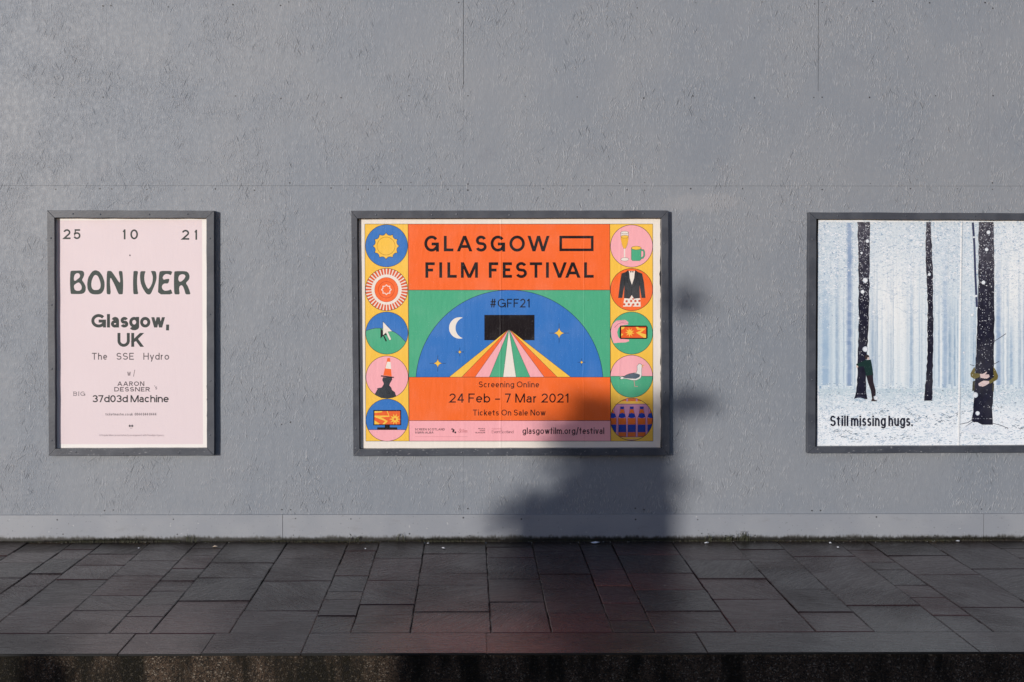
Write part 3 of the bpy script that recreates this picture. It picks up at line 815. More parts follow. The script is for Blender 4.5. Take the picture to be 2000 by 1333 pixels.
for (x, y, r, l) in ((855, 710, 9, 16), (898, 688, 4.6, 8.5), (1092, 651, 11, 19), (1136, 708, 4.2, 7.5)):
    P.line([(x-l, y), (x+l, y)], .7, (30, 40, 60)); P.line([(x, y-l), (x, y+l)], .7, (30, 40, 60))
    st = []
    for q in range(4):
        a = q*90
        for t in np.linspace(0, 1, 7)[:-1]:
            # concave arc between two neighbouring tips
            p0 = (r*math.cos(R(a)), r*math.sin(R(a))); p1 = (r*math.cos(R(a+90)), r*math.sin(R(a+90))); cc = (.12*(p0[0]+p1[0]), .12*(p0[1]+p1[1]))
            st.append((x+(1-t)**2*p0[0]+2*t*(1-t)*cc[0]+t*t*p1[0], y+(1-t)**2*p0[1]+2*t*(1-t)*cc[1]+t*t*p1[1]))
    P.poly(st, YEL); P.line(st+[st[0]], .5, OUT)
text(P, '#GFF21', 956.5, 1035, 584, 601, .13, (18, 22, 38), gap=.14)
lines(P, [[(797.5, 567), (1191.5, 567)], [(798, 737), (1192, 737)], [(797.5, 567), (798, 737)], [(1191.5, 567), (1192, 737)]])
P.build('night_sky_picture', M_FEST, fo)

P = Print(4); P.poly([(798, 737), (1192, 737), (1192.5, 822), (798.5, 822)], (255, 112, 46)); P.up()
DK = (52, 20, 20)
text(P, 'Screening Online', 935, 1053, 745.5, 757, .14, DK, gap=.15, space=.3)
text(P, '24 Feb - 7 Mar 2021', 877.5, 1111, 769, 786.8, .135, (30, 14, 16), gap=.15, space=.32)
text(P, 'Tickets On Sale Now', 923.5, 1065.5, 800.5, 812, .14, DK, gap=.15, space=.3)
lines(P, [[(798.5, 822), (1192.5, 822)], [(798, 737), (798.5, 822)], [(1192, 737), (1192.5, 822)]])
P.build('date_band', M_FEST, fo)

P = Print(4); P.poly([(798.5, 822), (1192.5, 822), (1193, 862), (799, 862)], PNK); P.up()
zl = Z(670, 640, 4.936)
def tz(body, xa, xb, ya, yb, wt, col, **k):
    (a, b), (c_, d) = zl((xa, ya), (xb, yb)); text(P, body, a, c_, b, d, wt, col, **k)
tz('SCREEN SCOTLAND', 694, 980, 972, 993, .17, (60, 40, 44), gap=.16); tz('SGRIN ALBA', 694, 872, 1003, 1023, .17, (60, 40, 44), gap=.16)
for (x, y) in ((1052, 980), (1066, 990), (1062, 1004), (1082, 1012)):       # chain of rings
    (a, b), = zl((x, y)); P.ell(a, b, 1.9, 1.9, (48, 30, 36), 14)
for (x, y) in ((1052, 980), (1074, 1000)):
    (a, b), = zl((x, y)); P.ell(a, b, .8, .8, PNK, 10)
RD = (196, 108, 112)
P.line(zl((1108, 1000), (1118, 1014), (1132, 1010), (1138, 985), (1130, 975), (1124, 990), (1134, 1012)), .7, RD)
tz('THE', 1146, 1166, 980, 989, .13, RD, gap=.1); tz('NATIONAL', 1142, 1200, 992, 1002, .14, RD, gap=.1); tz('LOTTERY', 1142, 1200, 1004, 1014, .14, RD, gap=.1)
tz('PEOPLE', 1303, 1370, 970, 982, .17, (110, 70, 76), gap=.1); tz('MAKE', 1318, 1370, 988, 1000, .17, (110, 70, 76), gap=.1); tz('GLASGOW', 1274, 1370, 1008, 1020, .17, (110, 70, 76), gap=.1)
tz('Supported by', 1434, 1532, 971, 981, .09, RD, gap=.12); tz('EventScotland', 1434, 1642, 992, 1020, .07, (120, 72, 80), gap=.05)
P.line(zl((694, 1053), (1200, 1053)), .55, (206, 136, 142))
text(P, 'glasgowfilm.org/festival', 1020.5, 1180, 835.5, 848, .13, (40, 18, 26), gap=.13)
lines(P, [[(799, 862), (1193, 862)], [(798.5, 822), (799, 862)], [(1192.5, 822), (1193, 862)]])
P.build('credit_strip', M_FEST, fo)

for xs_ in ([(712.5, 438), (797, 438), (799, 862), (714.5, 862)], [(1191, 438), (1275, 438), (1275.5, 862), (1193, 862)]):
    P = Print(4); P.poly(xs_, YEL); lines(P, [[xs_[0], xs_[1]], [xs_[2], xs_[3]], [xs_[3], xs_[0]], [xs_[1], xs_[2]]])
    P.build('yellow_border', M_FEST, fo)

def roundel(cx, cy, col, label):
    P = Print(10); P.ell(cx, cy, 41.3, 41.3, col, 64); P.lab = label; P.c = (cx, cy); P.up(); return P
def done(P):
    cx, cy = P.c; P.up(2); P.ell(cx, cy, 41.3, 41.3, None, 64, line=OUT, lw=.9)
    o = P.build('roundel', M_FEST, fo); o['label'] = P.lab
def clip_disc(cx, cy, side):                        # a part of the roundel cut by a level line
    pts = [(cx+41.3*math.cos(R(t)), cy+41.3*math.sin(R(t))) for t in np.linspace(0, 360, 145)]
    return [p for p in pts if side(p)]
def burst(P, cx, cy, r0, r1, n, col, a0=0.0):
    P.poly([(cx+(r1 if i % 2 == 0 else r0)*math.cos(a0+math.pi*i/n), cy+(r1 if i % 2 == 0 else r0)*math.sin(a0+math.pi*i/n)) for i in range(2*n)], col)

P = roundel(755, 480.5, BLU, 'blue roundel with a scalloped yellow sun')
su = []
for i in range(12):
    a, b = R(30*i-90), R(30*i-60)
    for t in np.linspace(0, 1, 8)[:-1]:
        p0 = (26*math.cos(a), 26*math.sin(a)); p1 = (26*math.cos(b), 26*math.sin(b)); m_ = (18.5*math.cos((a+b)/2), 18.5*math.sin((a+b)/2))
        su.append((754+(1-t)**2*p0[0]+2*t*(1-t)*m_[0]+t*t*p1[0], 481+(1-t)**2*p0[1]+2*t*(1-t)*m_[1]+t*t*p1[1]))
P.poly(su, YEL); P.line(su+[su[0]], .9, (30, 48, 84)); P.ell(754, 481, 17.5, 17.5, None, 40, line=(190, 140, 40), lw=1.0)
done(P)
P = roundel(755, 566, CRM, 'orange roundel with white radiating stripes and a small star')
for i in range(38):
    a = 360/38*i; w_ = 360/38*.31
    P.poly([(755+r*math.cos(R(t)), 566+r*math.sin(R(t))) for r, t in ((41.3, a-w_), (41.3, a+w_), (29.5, a+w_), (29.5, a-w_))], (226, 96, 54), bump=False)
P.up(); P.ell(754.7, 566.3, 23, 24, ORG, 48, line=(190, 70, 40), lw=.6); P.ell(754.7, 566.3, 15.5, 16, None, 40, line=(200, 64, 30), lw=.8)
st = [(754.7+(9.6 if i % 2 == 0 else 7.2)*math.cos(math.pi*i/8), 566.3+(9.6 if i % 2 == 0 else 7.2)*math.sin(math.pi*i/8)) for i in range(16)]
P.line(st+[st[0]], 1.5, CRM); done(P)
zc = Z(705, 520, 7.41)
P = roundel(755.5, 651, BLU, 'blue and green roundel with a white arrow pointer')
hill = zc((75, 935), (140, 915), (210, 900), (280, 900), (350, 910), (420, 930), (490, 960), (560, 1010), (620, 1070), (650, 1100))
lowr = [(755.5+41.3*math.cos(R(t)), 651+41.3*math.sin(R(t))) for t in np.linspace(22, 176, 50)]
P.poly(hill+lowr, GRN); P.line(hill, .8, OUT)
P.poly(zc((283, 900), (283, 1050), (320, 1010), (358, 1095), (376, 1085), (335, 1000), (380, 1000)), BLK)
arw = zc((318, 805), (318, 1005), (362, 965), (412, 1075), (440, 1062), (390, 950), (452, 945))
P.poly(arw, CRM); P.line(arw+[arw[0]], .5, OUT); done(P)
zd = Z(705, 690, 7.41)
P = roundel(756, 737, PNK, 'pink roundel with a dark bust wearing a traffic cone')
P.poly(zd((318, 350), (450, 350), (452, 385), (420, 440), (412, 470), (440, 500), (450, 535), (490, 565), (512, 625), (460, 648), (380, 660), (290, 650), (200, 595), (240, 520), (228, 510), (300, 498), (325, 460), (330, 440), (308, 390)), (56, 60, 66))
for q in (((345, 380), (360, 400), (380, 420)), ((330, 460), (400, 560), (440, 600)), ((290, 520), (270, 600)), ((350, 520), (380, 580), (420, 590)), ((440, 510), (380, 470)), ((410, 380), (400, 410), (380, 430)), ((300, 560), (330, 640)), ((460, 560), (470, 630))):
    P.line(zd(*q), .5, (24, 26, 30))
P.poly(zd((290, 322), (478, 345), (476, 360), (288, 340)), BLK)
P.poly(zd((385, 70), (420, 72), (445, 338), (322, 322)), ORG); P.poly(zd((379, 125), (427, 128), (438, 232), (352, 222)), CRM)
done(P)
P = roundel(756, 821, BLU, 'blue and pink roundel with a television screen')
P.poly(clip_disc(756, 821, lambda p: p[1] > 690+1110/7.41), PNK); P.line([zd((105, 1110))[0], zd((660, 1110))[0]], .8, OUT)
P.poly(zd((180, 825), (582, 825), (582, 1045), (180, 1045)), BLK); P.poly(zd((345, 1045), (418, 1045), (418, 1075), (525, 1075), (525, 1108), (235, 1108), (235, 1075), (345, 1075)), BLK)
P.poly(zd((195, 840), (568, 840), (568, 1032), (195, 1032)), (240, 104, 50))
P.poly(zd((195, 840), (310, 840), (300, 858), (195, 868)), YEL); P.poly(zd((195, 905), (400, 905), (370, 840), (385, 840), (415, 922), (290, 930), (390, 985), (345, 1030), (310, 1032), (350, 985), (195, 925)), YEL)
P.poly(zd((195, 975), (270, 1020), (255, 1032), (195, 1032)), YEL)
cx, cy = zd((492, 957))[0]; burst(P, cx, cy, 5, 11.5, 10, YEL); burst(P, cx, cy, 1.6, 3.2, 6, (226, 90, 50)); done(P)
ze = Z(1190, 430, 7.02)
P = roundel(1233.5, 481, PNK, 'pink roundel with a champagne flute and a green mug')
fl = ze((155, 170), (265, 170), (262, 260), (245, 350), (222, 395), (198, 395), (175, 340), (160, 260))
P.poly(fl, (236, 220, 214)); P.line(fl+[fl[0]], .5, OUT)
P.poly(ze((158, 230), (264, 230), (260, 280), (242, 350), (222, 392), (198, 392), (176, 345), (162, 285)), (246, 184, 54))
P.ell(*ze((210, 172))[0], 7.8, 2.4, CRM, 24, line=OUT, lw=.5); P.ell(*ze((212, 230))[0], 7.4, 2.8, YEL, 24, line=OUT, lw=.5)
P.poly(ze((202, 395), (218, 395), (218, 530), (202, 530)), CRM); P.ell(*ze((213, 540))[0], 7.8, 3.4, CRM, 24, line=OUT, lw=.5)
mug = ze((302, 385), (302, 540), (320, 560), (420, 560), (437, 540), (437, 385))
P.line(ze((437, 412), (468, 416), (478, 440), (478, 490), (462, 518), (437, 524)), 3.2, OUT); P.line(ze((437, 412), (468, 416), (478, 440), (478, 490), (462, 518), (437, 524)), 2.2, GRN)
P.poly(mug, GRN); P.line(mug+[mug[0]], .5, OUT); P.ell(*ze((370, 385))[0], 9.6, 3.5, YEL, 24, line=OUT, lw=.6); done(P)
P = roundel(1233.5, 566, ORG, 'orange roundel with a black dinner jacket over spotted shorts')
P.poly(ze((205, 1075), (425, 1075), (430, 1188), (325, 1188), (312, 1150), (300, 1188), (190, 1188)), CRM)
for (x, y) in ((238, 1115), (300, 1112), (358, 1112), (412, 1110), (205, 1158), (268, 1158), (330, 1160), (388, 1158), (328, 1078)):
    P.ell(*ze((x, y))[0], 2.3, 2.3, (214, 84, 50), 14)
P.poly(ze((270, 700), (350, 700), (340, 800), (312, 900), (280, 800)), CRM)
P.poly(ze((285, 1075), (308, 1030), (335, 1075)), CRM)
jk = ze((260, 685), (275, 730), (280, 800), (310, 890), (340, 800), (348, 730), (355, 685), (390, 712), (450, 735), (475, 850), (497, 1070), (442, 1070), (415, 900), (420, 1070), (340, 1080), (308, 1030), (275, 1080), (200, 1070), (208, 900), (178, 1070), (122, 1070), (148, 850), (168, 735), (230, 712))
P.poly(jk, (52, 54, 58))
for q in (((238, 712), (250, 850), (285, 920), (305, 925), (340, 915), (375, 840), (385, 712)), ((208, 800), (205, 900)), ((412, 800), (415, 900)), ((308, 925), (308, 1030)), ((215, 955), (238, 960), (238, 985)), ((405, 955), (385, 960), (385, 985)), ((378, 800), (402, 800), (402, 828), (380, 828))):
    P.line(ze(*q), .7, (18, 18, 22))
P.poly(ze((285, 700), (308, 710), (332, 700), (332, 722), (308, 714), (285, 722)), BLK); done(P)
zg = Z(1190, 600, 4.94)
P = roundel(1233.5, 651, GRN, 'green roundel with a pink hand holding a phone')
P.poly(zg((42, 350), (22, 290), (16, 230), (30, 170), (70, 130), (155, 125), (185, 148), (180, 170), (110, 180), (88, 205), (76, 245), (85, 285), (100, 305), (190, 315), (192, 330), (160, 342), (90, 345)), (250, 172, 182))
P.line(zg((50, 200), (85, 165), (115, 152), (185, 158)), .6, OUT); P.line(zg((62, 135), (150, 135), (165, 138)), .5, OUT)
P.poly(zg((108, 180), (358, 180), (370, 192), (370, 298), (358, 309), (108, 309), (100, 298), (100, 192)), BLK)
P.poly(zg((115, 192), (356, 192), (356, 298), (115, 298)), (240, 100, 44))
P.poly(zg((255, 192), (275, 192), (290, 205), (355, 208), (300, 250), (355, 265), (355, 298), (335, 298), (258, 248), (315, 222), (270, 222)), YEL)
P.poly(zg((115, 192), (150, 192), (140, 210), (115, 220)), YEL); P.poly(zg((115, 255), (135, 262), (115, 285)), YEL)
burst(P, *zg((198, 245))[0], 4, 9.5, 9, YEL, .3); burst(P, *zg((198, 245))[0], 1.2, 3.2, 7, (255, 190, 60)); done(P)
P = roundel(1233.5, 735.5, PNK, 'pink and green roundel with a standing seagull')
P.poly(clip_disc(1233.5, 735.5, lambda p: p[1] > 600+668/4.94), GRN); P.line(zg((18, 668), (424, 668)), .7, OUT)
P.line(zg((238, 705), (242, 730), (245, 765), (276, 768)), 1.2, (206, 140, 140))
gull = zg((92, 668), (135, 675), (190, 645), (235, 636), (262, 632), (270, 605), (268, 570), (285, 548), (305, 550), (318, 568), (314, 590), (312, 620), (314, 660), (300, 690), (262, 708), (225, 708), (170, 695), (140, 690), (118, 698), (100, 690), (115, 682))
P.poly(gull, (240, 234, 228)); P.line(gull+[gull[0]], .6, OUT)
wing = zg((130, 676), (170, 652), (230, 638), (262, 642), (296, 655), (290, 675), (255, 692), (200, 690), (150, 685)); P.poly(wing, (84, 98, 112)); P.line(wing+[wing[0]], .5, OUT)
P.poly(zg((312, 556), (345, 562), (318, 568)), (230, 170, 50)); P.poly(zg((312, 570), (338, 582), (310, 580)), (230, 170, 50)); done(P)
P = roundel(1233.5, 819.5, (214, 150, 186), 'roundel with a row of orange and blue bottles in a yellow crate')
def inside(pts): 
    out = []
    for (x, y) in pts:
        dx, dy = x-1233.5, y-819.5; d = math.hypot(dx, dy)
        if d > 41.3: x, y = 1233.5+dx*41.3/d, 819.5+dy*41.3/d
        out.append((x, y))
    return out
def dense(pts):
    out = []
    for i in range(len(pts)):
        a, b = pts[i], pts[(i+1) % len(pts)]
        for t in np.linspace(0, 1, 9)[:-1]: out.append((a[0]+(b[0]-a[0])*t, a[1]+(b[1]-a[1])*t))
    return inside(out)
BOR, BBL = (226, 110, 40), (24, 62, 168)
P.poly(clip_disc(1233.5, 819.5, lambda p: p[1] < 600+938/4.94), YEL)
P.poly(clip_disc(1233.5, 819.5, lambda p: p[1] < 600+912/4.94), BOR)
for x in (172, 264): P.poly(zg((x-8, 880), (x+8, 880), (x+8, 912), (x-8, 912)), (214, 150, 186))
for k, x in enumerate((30, 124, 217, 313, 405)):
    def bt(pts, col): P.poly(dense(zg(*pts)), col)
    if 0 < k < 4:
        bt([(x-17, 962), (x+17, 962), (x+15, 986), (x-15, 986)], BBL)
        bt([(x-15, 986), (x+15, 986), (x+24, 1030), (x-24, 1030)], BOR)
    else:
        s_ = 1 if k == 0 else -1
        bt([(x, 990), (x+s_*8, 990), (x+s_*20, 1030), (x-s_*12, 1030)], BOR)
    bt([(x-26, 1030), (x, 1022), (x+26, 1030), (x+36, 1062), (x, 1075), (x-36, 1062)], BBL)
    bt([(x-37, 1072), (x+37, 1072), (x+37, 1135), (x-37, 1135)], BOR)
    bt([(x-37, 1135), (x+37, 1135), (x+37, 1208), (x-37, 1208)], BBL)
    bt([(x-37, 1208), (x+37, 1208), (x+37, 1252), (x-37, 1252)], BOR)
    ol = inside(zg((x-17, 962), (x+17, 962), (x+24, 1030), (x+38, 1072), (x+38, 1252), (x-38, 1252), (x-38, 1072), (x-24, 1030)))
    P.line(ol+[ol[0]], .45, (40, 30, 40))
P.poly(clip_disc(1233.5, 819.5, lambda p: p[1] > 600+1252/4.94), YEL); P.line(zg((105, 1252), (330, 1252)), .6, OUT)
P.line(zg((50, 938), (388, 938)), .6, OUT); P.poly(clip_disc(1233.5, 819.5, lambda p: p[1] > 600+1278/4.94), (200, 130, 160))
done(P)

# ================================================================ snowy forest poster
M_FOR = printed('satin_printed_paper', .35, (), .45, .8)
c = on_y(1890, 650, PAPER_Y)
so = empty('forest_poster', (c.x, PAPER_Y, c.z))
tag(so, 'pale blue snowy forest poster with dark tree trunks and a hugging slogan', 'poster', 'posters on the hoarding')
paper('paper_sheet', [(1598, 428), (2188, 431), (2189, 872), (1595, 874)], (240, 243, 245), M_FOR, so, (.3, .4, .4, .3))
fr = random.Random(21)
X0, X1, Y0, Y1, HZ = 1599.0, 2184.0, 434.0, 868.0, 757.0
P = Print(4)
def mixc(a, b, t): return tuple(a[i]+(b[i]-a[i])*t for i in range(3))
def glow(x, y):
    g = math.exp(-((x-1745)/75)**2-((y-600)/120)**2) + .9*math.exp(-((x-1985)/60)**2-((y-560)/130)**2) + .7*math.exp(-((x-2120)/60)**2-((y-600)/130)**2)
    return min(1, g)
GX, GY = 58, 60                                    # pale misty background in soft small tiles
def bgcol(x, y):
    up = max(0, min(1, (y-Y0)/(HZ-Y0)))
    base = mixc((204, 216, 225), (214, 228, 236), up)
    base = mixc(base, (242, 244, 243), .95*glow(x, y))
    if y > HZ: base = mixc((192, 210, 219), (238, 243, 247), min(1, (y-HZ)/55))
    return base
for i in range(GX):
    for j in range(GY):
        xa, xb = X0+(X1-X0)*i/GX, X0+(X1-X0)*(i+1)/GX; ya, yb = Y0+(Y1-Y0)*j/GY, Y0+(Y1-Y0)*(j+1)/GY
        P.poly([(xa, ya), (xb, ya), (xb, yb), (xa, yb)], bgcol((xa+xb)/2, (ya+yb)/2), bump=False)
P.up()
bl0 = P.lv
def strip(x, w, top, bot, col, n=22, wob=1.1, taper=0.0):
    L_ = []; R_ = []
    for i in range(n+1):
        y = top+(bot-top)*i/n; o = fr.uniform(-wob, wob)*.4; ww = w*(1+taper*(i/n-.5))
        L_.append((x+o-ww/2, y)); R_.append((x+o+ww/2, y))
    for i in range(n):
        cc = mixc(bgcol(x, L_[i][1]), col, min(1, (i+.5)/(n*.55))) if top > 440 else col
        cc = mixc(cc, bgcol(x, L_[i][1]), fr.uniform(0, .3)); bg = bgcol(x, L_[i][1]); e = .35*w
        mv = lambda p, d: (p[0]+d, p[1])
        for d0, d1, t in ((-e, -e*.3, .35), (-e*.3, e*.3, .68)):          # soft edges: out of focus
            P.poly([mv(L_[i], d0), mv(L_[i], d1), mv(L_[i+1], d1), mv(L_[i+1], d0)], mixc(bg, cc, t), bump=False)
            P.poly([mv(R_[i], -d1), mv(R_[i], -d0), mv(R_[i+1], -d0), mv(R_[i+1], -d1)], mixc(bg, cc, t), bump=False)
        P.poly([mv(L_[i], e*.3), mv(R_[i], -e*.3), mv(R_[i+1], -e*.3), mv(L_[i+1], e*.3)], cc, bump=False)
for k in range(190):                               # far trunks fading into mist
    x = fr.uniform(X0+2, X1-4); w = fr.choice((1.0, 1.3, 1.8, 2.2, 3, 4.5))
    d = fr.random(); col = mixc(bgcol(x, 650), (124, 152, 182), .12+.55*d*d+.1*d*(1-.85*glow(x, 620)))
    P.lv = bl0 + k
    strip(x, w, fr.uniform(450, 600), HZ+fr.uniform(-6, 6), col)
for k in range(36):
    x = fr.uniform(X0+2, X1-4); P.lv = bl0+190+k
    strip(x, fr.uniform(1.5, 4), fr.uniform(560, 660), HZ+fr.uniform(-6, 3), (236, 241, 243))
P.lv = bl0+230
for (x, w, t, b, col) in ((1659, 7.5, 436, 754, (120, 144, 182)), (1780, 5, 500, 758, (150, 175, 200)), (1846, 7, 470, 758, (150, 174, 202)), (1880, 6, 560, 758, (164, 188, 210)),
                          (1950, 7, 470, 752, (136, 160, 194)), (1612, 12, 500, 753, (150, 178, 206)), (1975, 5, 600, 752, (150, 176, 202)), (2075, 8, 440, 756, (130, 150, 184))):
    strip(x, w, t, b, mixc(col, bgcol(x, 650), .15), 40, 2.2); P.up()
b2 = P.lv
for k in range(1500):                              # frosted needles and twigs filling the tree tops
    x = fr.uniform(X0, X1-2); y = Y0+abs(fr.gauss(0, 95))
    if y > 640: continue
    a = fr.uniform(-.5, .5)+fr.choice((0, math.pi, .5, -.5)); l = fr.uniform(1.2, 4.5)
    if not (X0 < x+l*math.cos(a) < X1) or y+l*math.sin(a) < Y0: continue
    g = glow(x, y)
    col = mixc(fr.choice(((140, 168, 196), (172, 196, 214), (104, 134, 172), (236, 241, 244), (246, 248, 249), (246, 248, 249))), bgcol(x, y), .18+.65*g)
    P.lv = b2 + k % 60
    P.line([(x, y), (x+l*.5*math.cos(a), y+l*.5*math.sin(a)), (x+l*math.cos(a+.3), y+l*math.sin(a+.3))], fr.uniform(.4, 1.2), col); 
P.lv = b2+62
for k in range(34):                                # long frosted boughs
    x = fr.uniform(X0+10, X1-60); y = fr.uniform(440, 640); s_ = fr.choice((-1, 1)); pts = [(x, y)]
    for i in range(6):
        x += s_*fr.uniform(5, 12); y += fr.uniform(-2, 6); pts.append((min(max(x, X0+1), X1-2), y))
    P.lv = b2+62+k
    P.line(pts, fr.uniform(.35, .7), fr.choice(((176, 194, 208), (236, 241, 244), (190, 206, 218))))
P.lv = b2+100; b3 = P.lv
for k in range(3600):                              # undergrowth and snow-covered brash
    y = HZ-8+(Y1-HZ+6)*fr.random()**1.25; x = fr.uniform(X0+1, X1-4)
    t = (y-HZ)/(Y1-HZ); l = fr.uniform(1.2, 3+5*max(0, t)); a = fr.gauss(0, .5)
    if y > Y1-3 or x+l > X1: continue
    pick = fr.random()
    dens = .35+.65*(math.sin(x*.031+y*.02)*math.sin(x*.017-y*.045+1) > -.1)
    if fr.random() > dens: continue
    col = (242, 246, 249) if pick < .48 else ((160, 184, 202) if pick < .80 else ((116, 144, 168) if pick < .97 else (64, 80, 100)))
    col = mixc(col, bgcol(x, y), .25+.25*fr.random())
    P.lv = b3+k % 60
    P.line([(x, y), (x+l*math.cos(a)*.5, y+l*math.sin(a)*.5), (x+l*math.cos(a*.4), y+l*math.sin(a*.4))], fr.uniform(.5, 1.5), col)
for k in range(70):
    x = fr.uniform(X0+8, X1-20); y = fr.uniform(800, Y1-6); P.lv = b3+k % 40
    col = mixc(fr.choice(((44, 66, 92), (70, 96, 118), (90, 108, 126))), bgcol(x, y), .2)
    for q in range(fr.randint(2, 6)):
        a = fr.uniform(-.6, .6); xx = x+fr.gauss(0, 6); yy = y+fr.gauss(0, 2); l = fr.uniform(2, 7)
        if xx+l < X1 and yy < Y1-3 and xx > X0: P.line([(xx, yy), (xx+l*math.cos(a), min(Y1-1, yy+l*math.sin(a)))], fr.uniform(.6, 1.2), col)
P.lv = b3+62; TOP = P.lv
P.build('forest_picture', M_FOR, so)

P = Print(TOP)
def trunk(pts_l, pts_r, n=18):
    # left and right outlines (x, y) from top to bottom
    def at(pl, y):
        for (xa, ya), (xb, yb) in zip(pl[:-1], pl[1:]):
            if ya <= y <= yb: return xa+(xb-xa)*(y-ya)/(yb-ya)
        return pl[-1][0]
    ya, yb = pts_l[0][1], pts_l[-1][1]; m = 46
    rows = [(at(pts_l, ya+(yb-ya)*i/m)+fr.uniform(-.9, .9), at(pts_r, ya+(yb-ya)*i/m)+fr.uniform(-.9, .9), ya+(yb-ya)*i/m) for i in range(m+1)]
    for i in range(m):
        t = i/m; colr = mixc((92, 90, 100), (36, 36, 54), min(1, t*2.2))
        for q in range(n//4):
            fa, fb = q/(n//4), (q+1)/(n//4)
            l0, r0, y0 = rows[i]; l1, r1, y1 = rows[i+1]
            cc = mixc(colr, (20, 20, 32), fr.uniform(0, .5))
            P.poly([(l0+(r0-l0)*fa, y0), (l0+(r0-l0)*fb, y0), (l1+(r1-l1)*fb, y1), (l1+(r1-l1)*fa, y1)], cc, bump=False)
    P.up(); b = P.lv
    W_ = pts_r[0][0]-pts_l[0][0]
    for k in range(int(W_*15)):                        # snow stuck to the bark, thinning downwards
        y = ya+(yb-ya)*min(.97, abs(fr.gauss(0, .42))); l, r = at(pts_l, y), at(pts_r, y)
        x = fr.uniform(l, r); s_ = fr.uniform(.35, 1.0)
        P.lv = b+k % 10
        P.poly([(x-s_, y), (x, y-s_*1.3), (x+s_*.8, y+.1), (x, y+s_*1.2)], mixc((226, 228, 232), (150, 150, 160), fr.random()), bump=False)
    P.lv = b+11
trunk([(1675, 434), (1677, 560), (1677, 640), (1675, 720), (1673, 765), (1668, 780)], [(1699, 434), (1698, 560), (1696, 640), (1692, 720), (1691, 766), (1694, 781)])
trunk([(1809, 434), (1808, 500), (1812, 600), (1811, 700), (1805, 783)], [(1818, 434), (1821, 500), (1823, 600), (1822, 700), (1821, 783)], 12)
trunk([(1911, 434), (1911, 560), (1908, 640), (1905, 720), (1901, 800), (1897, 822), (1908, 830)], [(1941, 434), (1942, 560), (1942, 640), (1941, 740), (1938, 800), (1939, 826), (1940, 836)], 24)
trunk([(2060, 434), (2060, 600), (2058, 700), (2054, 800)], [(2080, 434), (2081, 600), (2081, 700), (2084, 800)], 16)
for q in (((1900, 435), (1903, 480), (1905, 540), (1908, 600)),):
    P.line(q, 4, (60, 66, 96))
zr = Z(1560, 640, 4.5455)
for q in (((500, 628), (530, 610), (590, 620)), ((1430, 860), (1500, 845), (1540, 820)), ((1470, 890), (1530, 845), (1550, 830)), ((1720, 850), (1800, 870), (1860, 898)), ((1560, 340), (1520, 330)), ((1725, 130), (1780, 95), (1840, 55)), ((1725, 330), (1780, 300))):
    P.line(zr(*q), 1.1, (60, 62, 84))
P.poly(chaikin(zr((1450, 900), (1530, 850), (1580, 838), (1620, 860), (1660, 880), (1720, 885), (1760, 930), (1600, 950), (1500, 940)), 1), (226, 232, 240))
P.poly(chaikin(zr((470, 640), (540, 620), (600, 640), (560, 665)), 1), (176, 196, 212))
for k in range(26):
    x, y = fr.uniform(1720, 1810), fr.uniform(690, 740); (a, b), = zr((x, y)); P.line([(a, b), (a+fr.uniform(-2, 3), b+fr.uniform(-2, 1))], .7, (50, 60, 72)) if k % 2 else None
P.build('tree_trunks', M_FOR, so)
P = Print(TOP+90)
P.poly(zr((590, 290), (640, 285), (645, 310), (655, 370), (662, 425), (600, 435), (585, 370), (575, 345), (520, 352), (510, 325), (560, 305)), (30, 54, 52))
P.poly(zr((600, 430), (658, 420), (662, 480), (682, 560), (682, 620), (650, 625), (640, 560), (615, 490)), (46, 38, 46))
P.ell(*zr((607, 262))[0], 4.2, 4.6, (62, 52, 52), 16); P.ell(*zr((618, 275))[0], 2.2, 2.4, (214, 190, 180), 12); P.ell(*zr((519, 348))[0], 2, 2.2, (216, 192, 182), 10)
P.poly(zr((642, 655), (655, 620), (680, 620), (695, 655)), (64, 52, 54)); P.line(zr((560, 305), (600, 330), (640, 340)), .6, (26, 50, 44))
o = P.build('printed_person', M_FOR, so); o['label'] = 'small printed figure in a green coat hugging a tree'
P = Print(TOP+90)
OLV = (112, 102, 58)
P.poly(zr((1562, 350), (1568, 380), (1562, 405), (1612, 412), (1606, 440), (1560, 458), (1528, 438), (1524, 410), (1545, 370)), OLV)
P.poly(zr((1728, 348), (1750, 380), (1770, 430), (1765, 460), (1700, 500), (1685, 475), (1735, 440), (1728, 400)), OLV)
P.poly(zr((1545, 480), (1565, 470), (1562, 560), (1540, 565)), (70, 68, 56)); P.poly(zr((1722, 490), (1735, 500), (1730, 575), (1716, 560)), (70, 68, 56))
for q in (((1535, 400), (1600, 428)), ((1560, 440), (1580, 415)), ((1745, 470), (1730, 445)), ((1700, 490), (1760, 440))): P.line(zr(*q), .5, (100, 86, 40))
SK = (222, 196, 192)
P.poly(zr((1608, 412), (1640, 412), (1668, 392), (1672, 400), (1655, 418), (1690, 418), (1694, 440), (1670, 454), (1615, 448)), SK)
P.poly(zr((1690, 476), (1692, 495), (1660, 515), (1632, 526), (1622, 522), (1600, 520), (1594, 500), (1612, 487), (1640, 472)), SK)
for q in (((1650, 428), (1690, 428)), ((1650, 437), (1688, 440)), ((1605, 505), (1640, 498)), ((1615, 516), (1650, 508))): P.line(zr(*q), .4, (170, 136, 136))
o = P.build('hugging_arms', M_FOR, so); o['label'] = 'printed arms in olive sleeves hugging the thickest trunk'
P = Print(TOP+90)
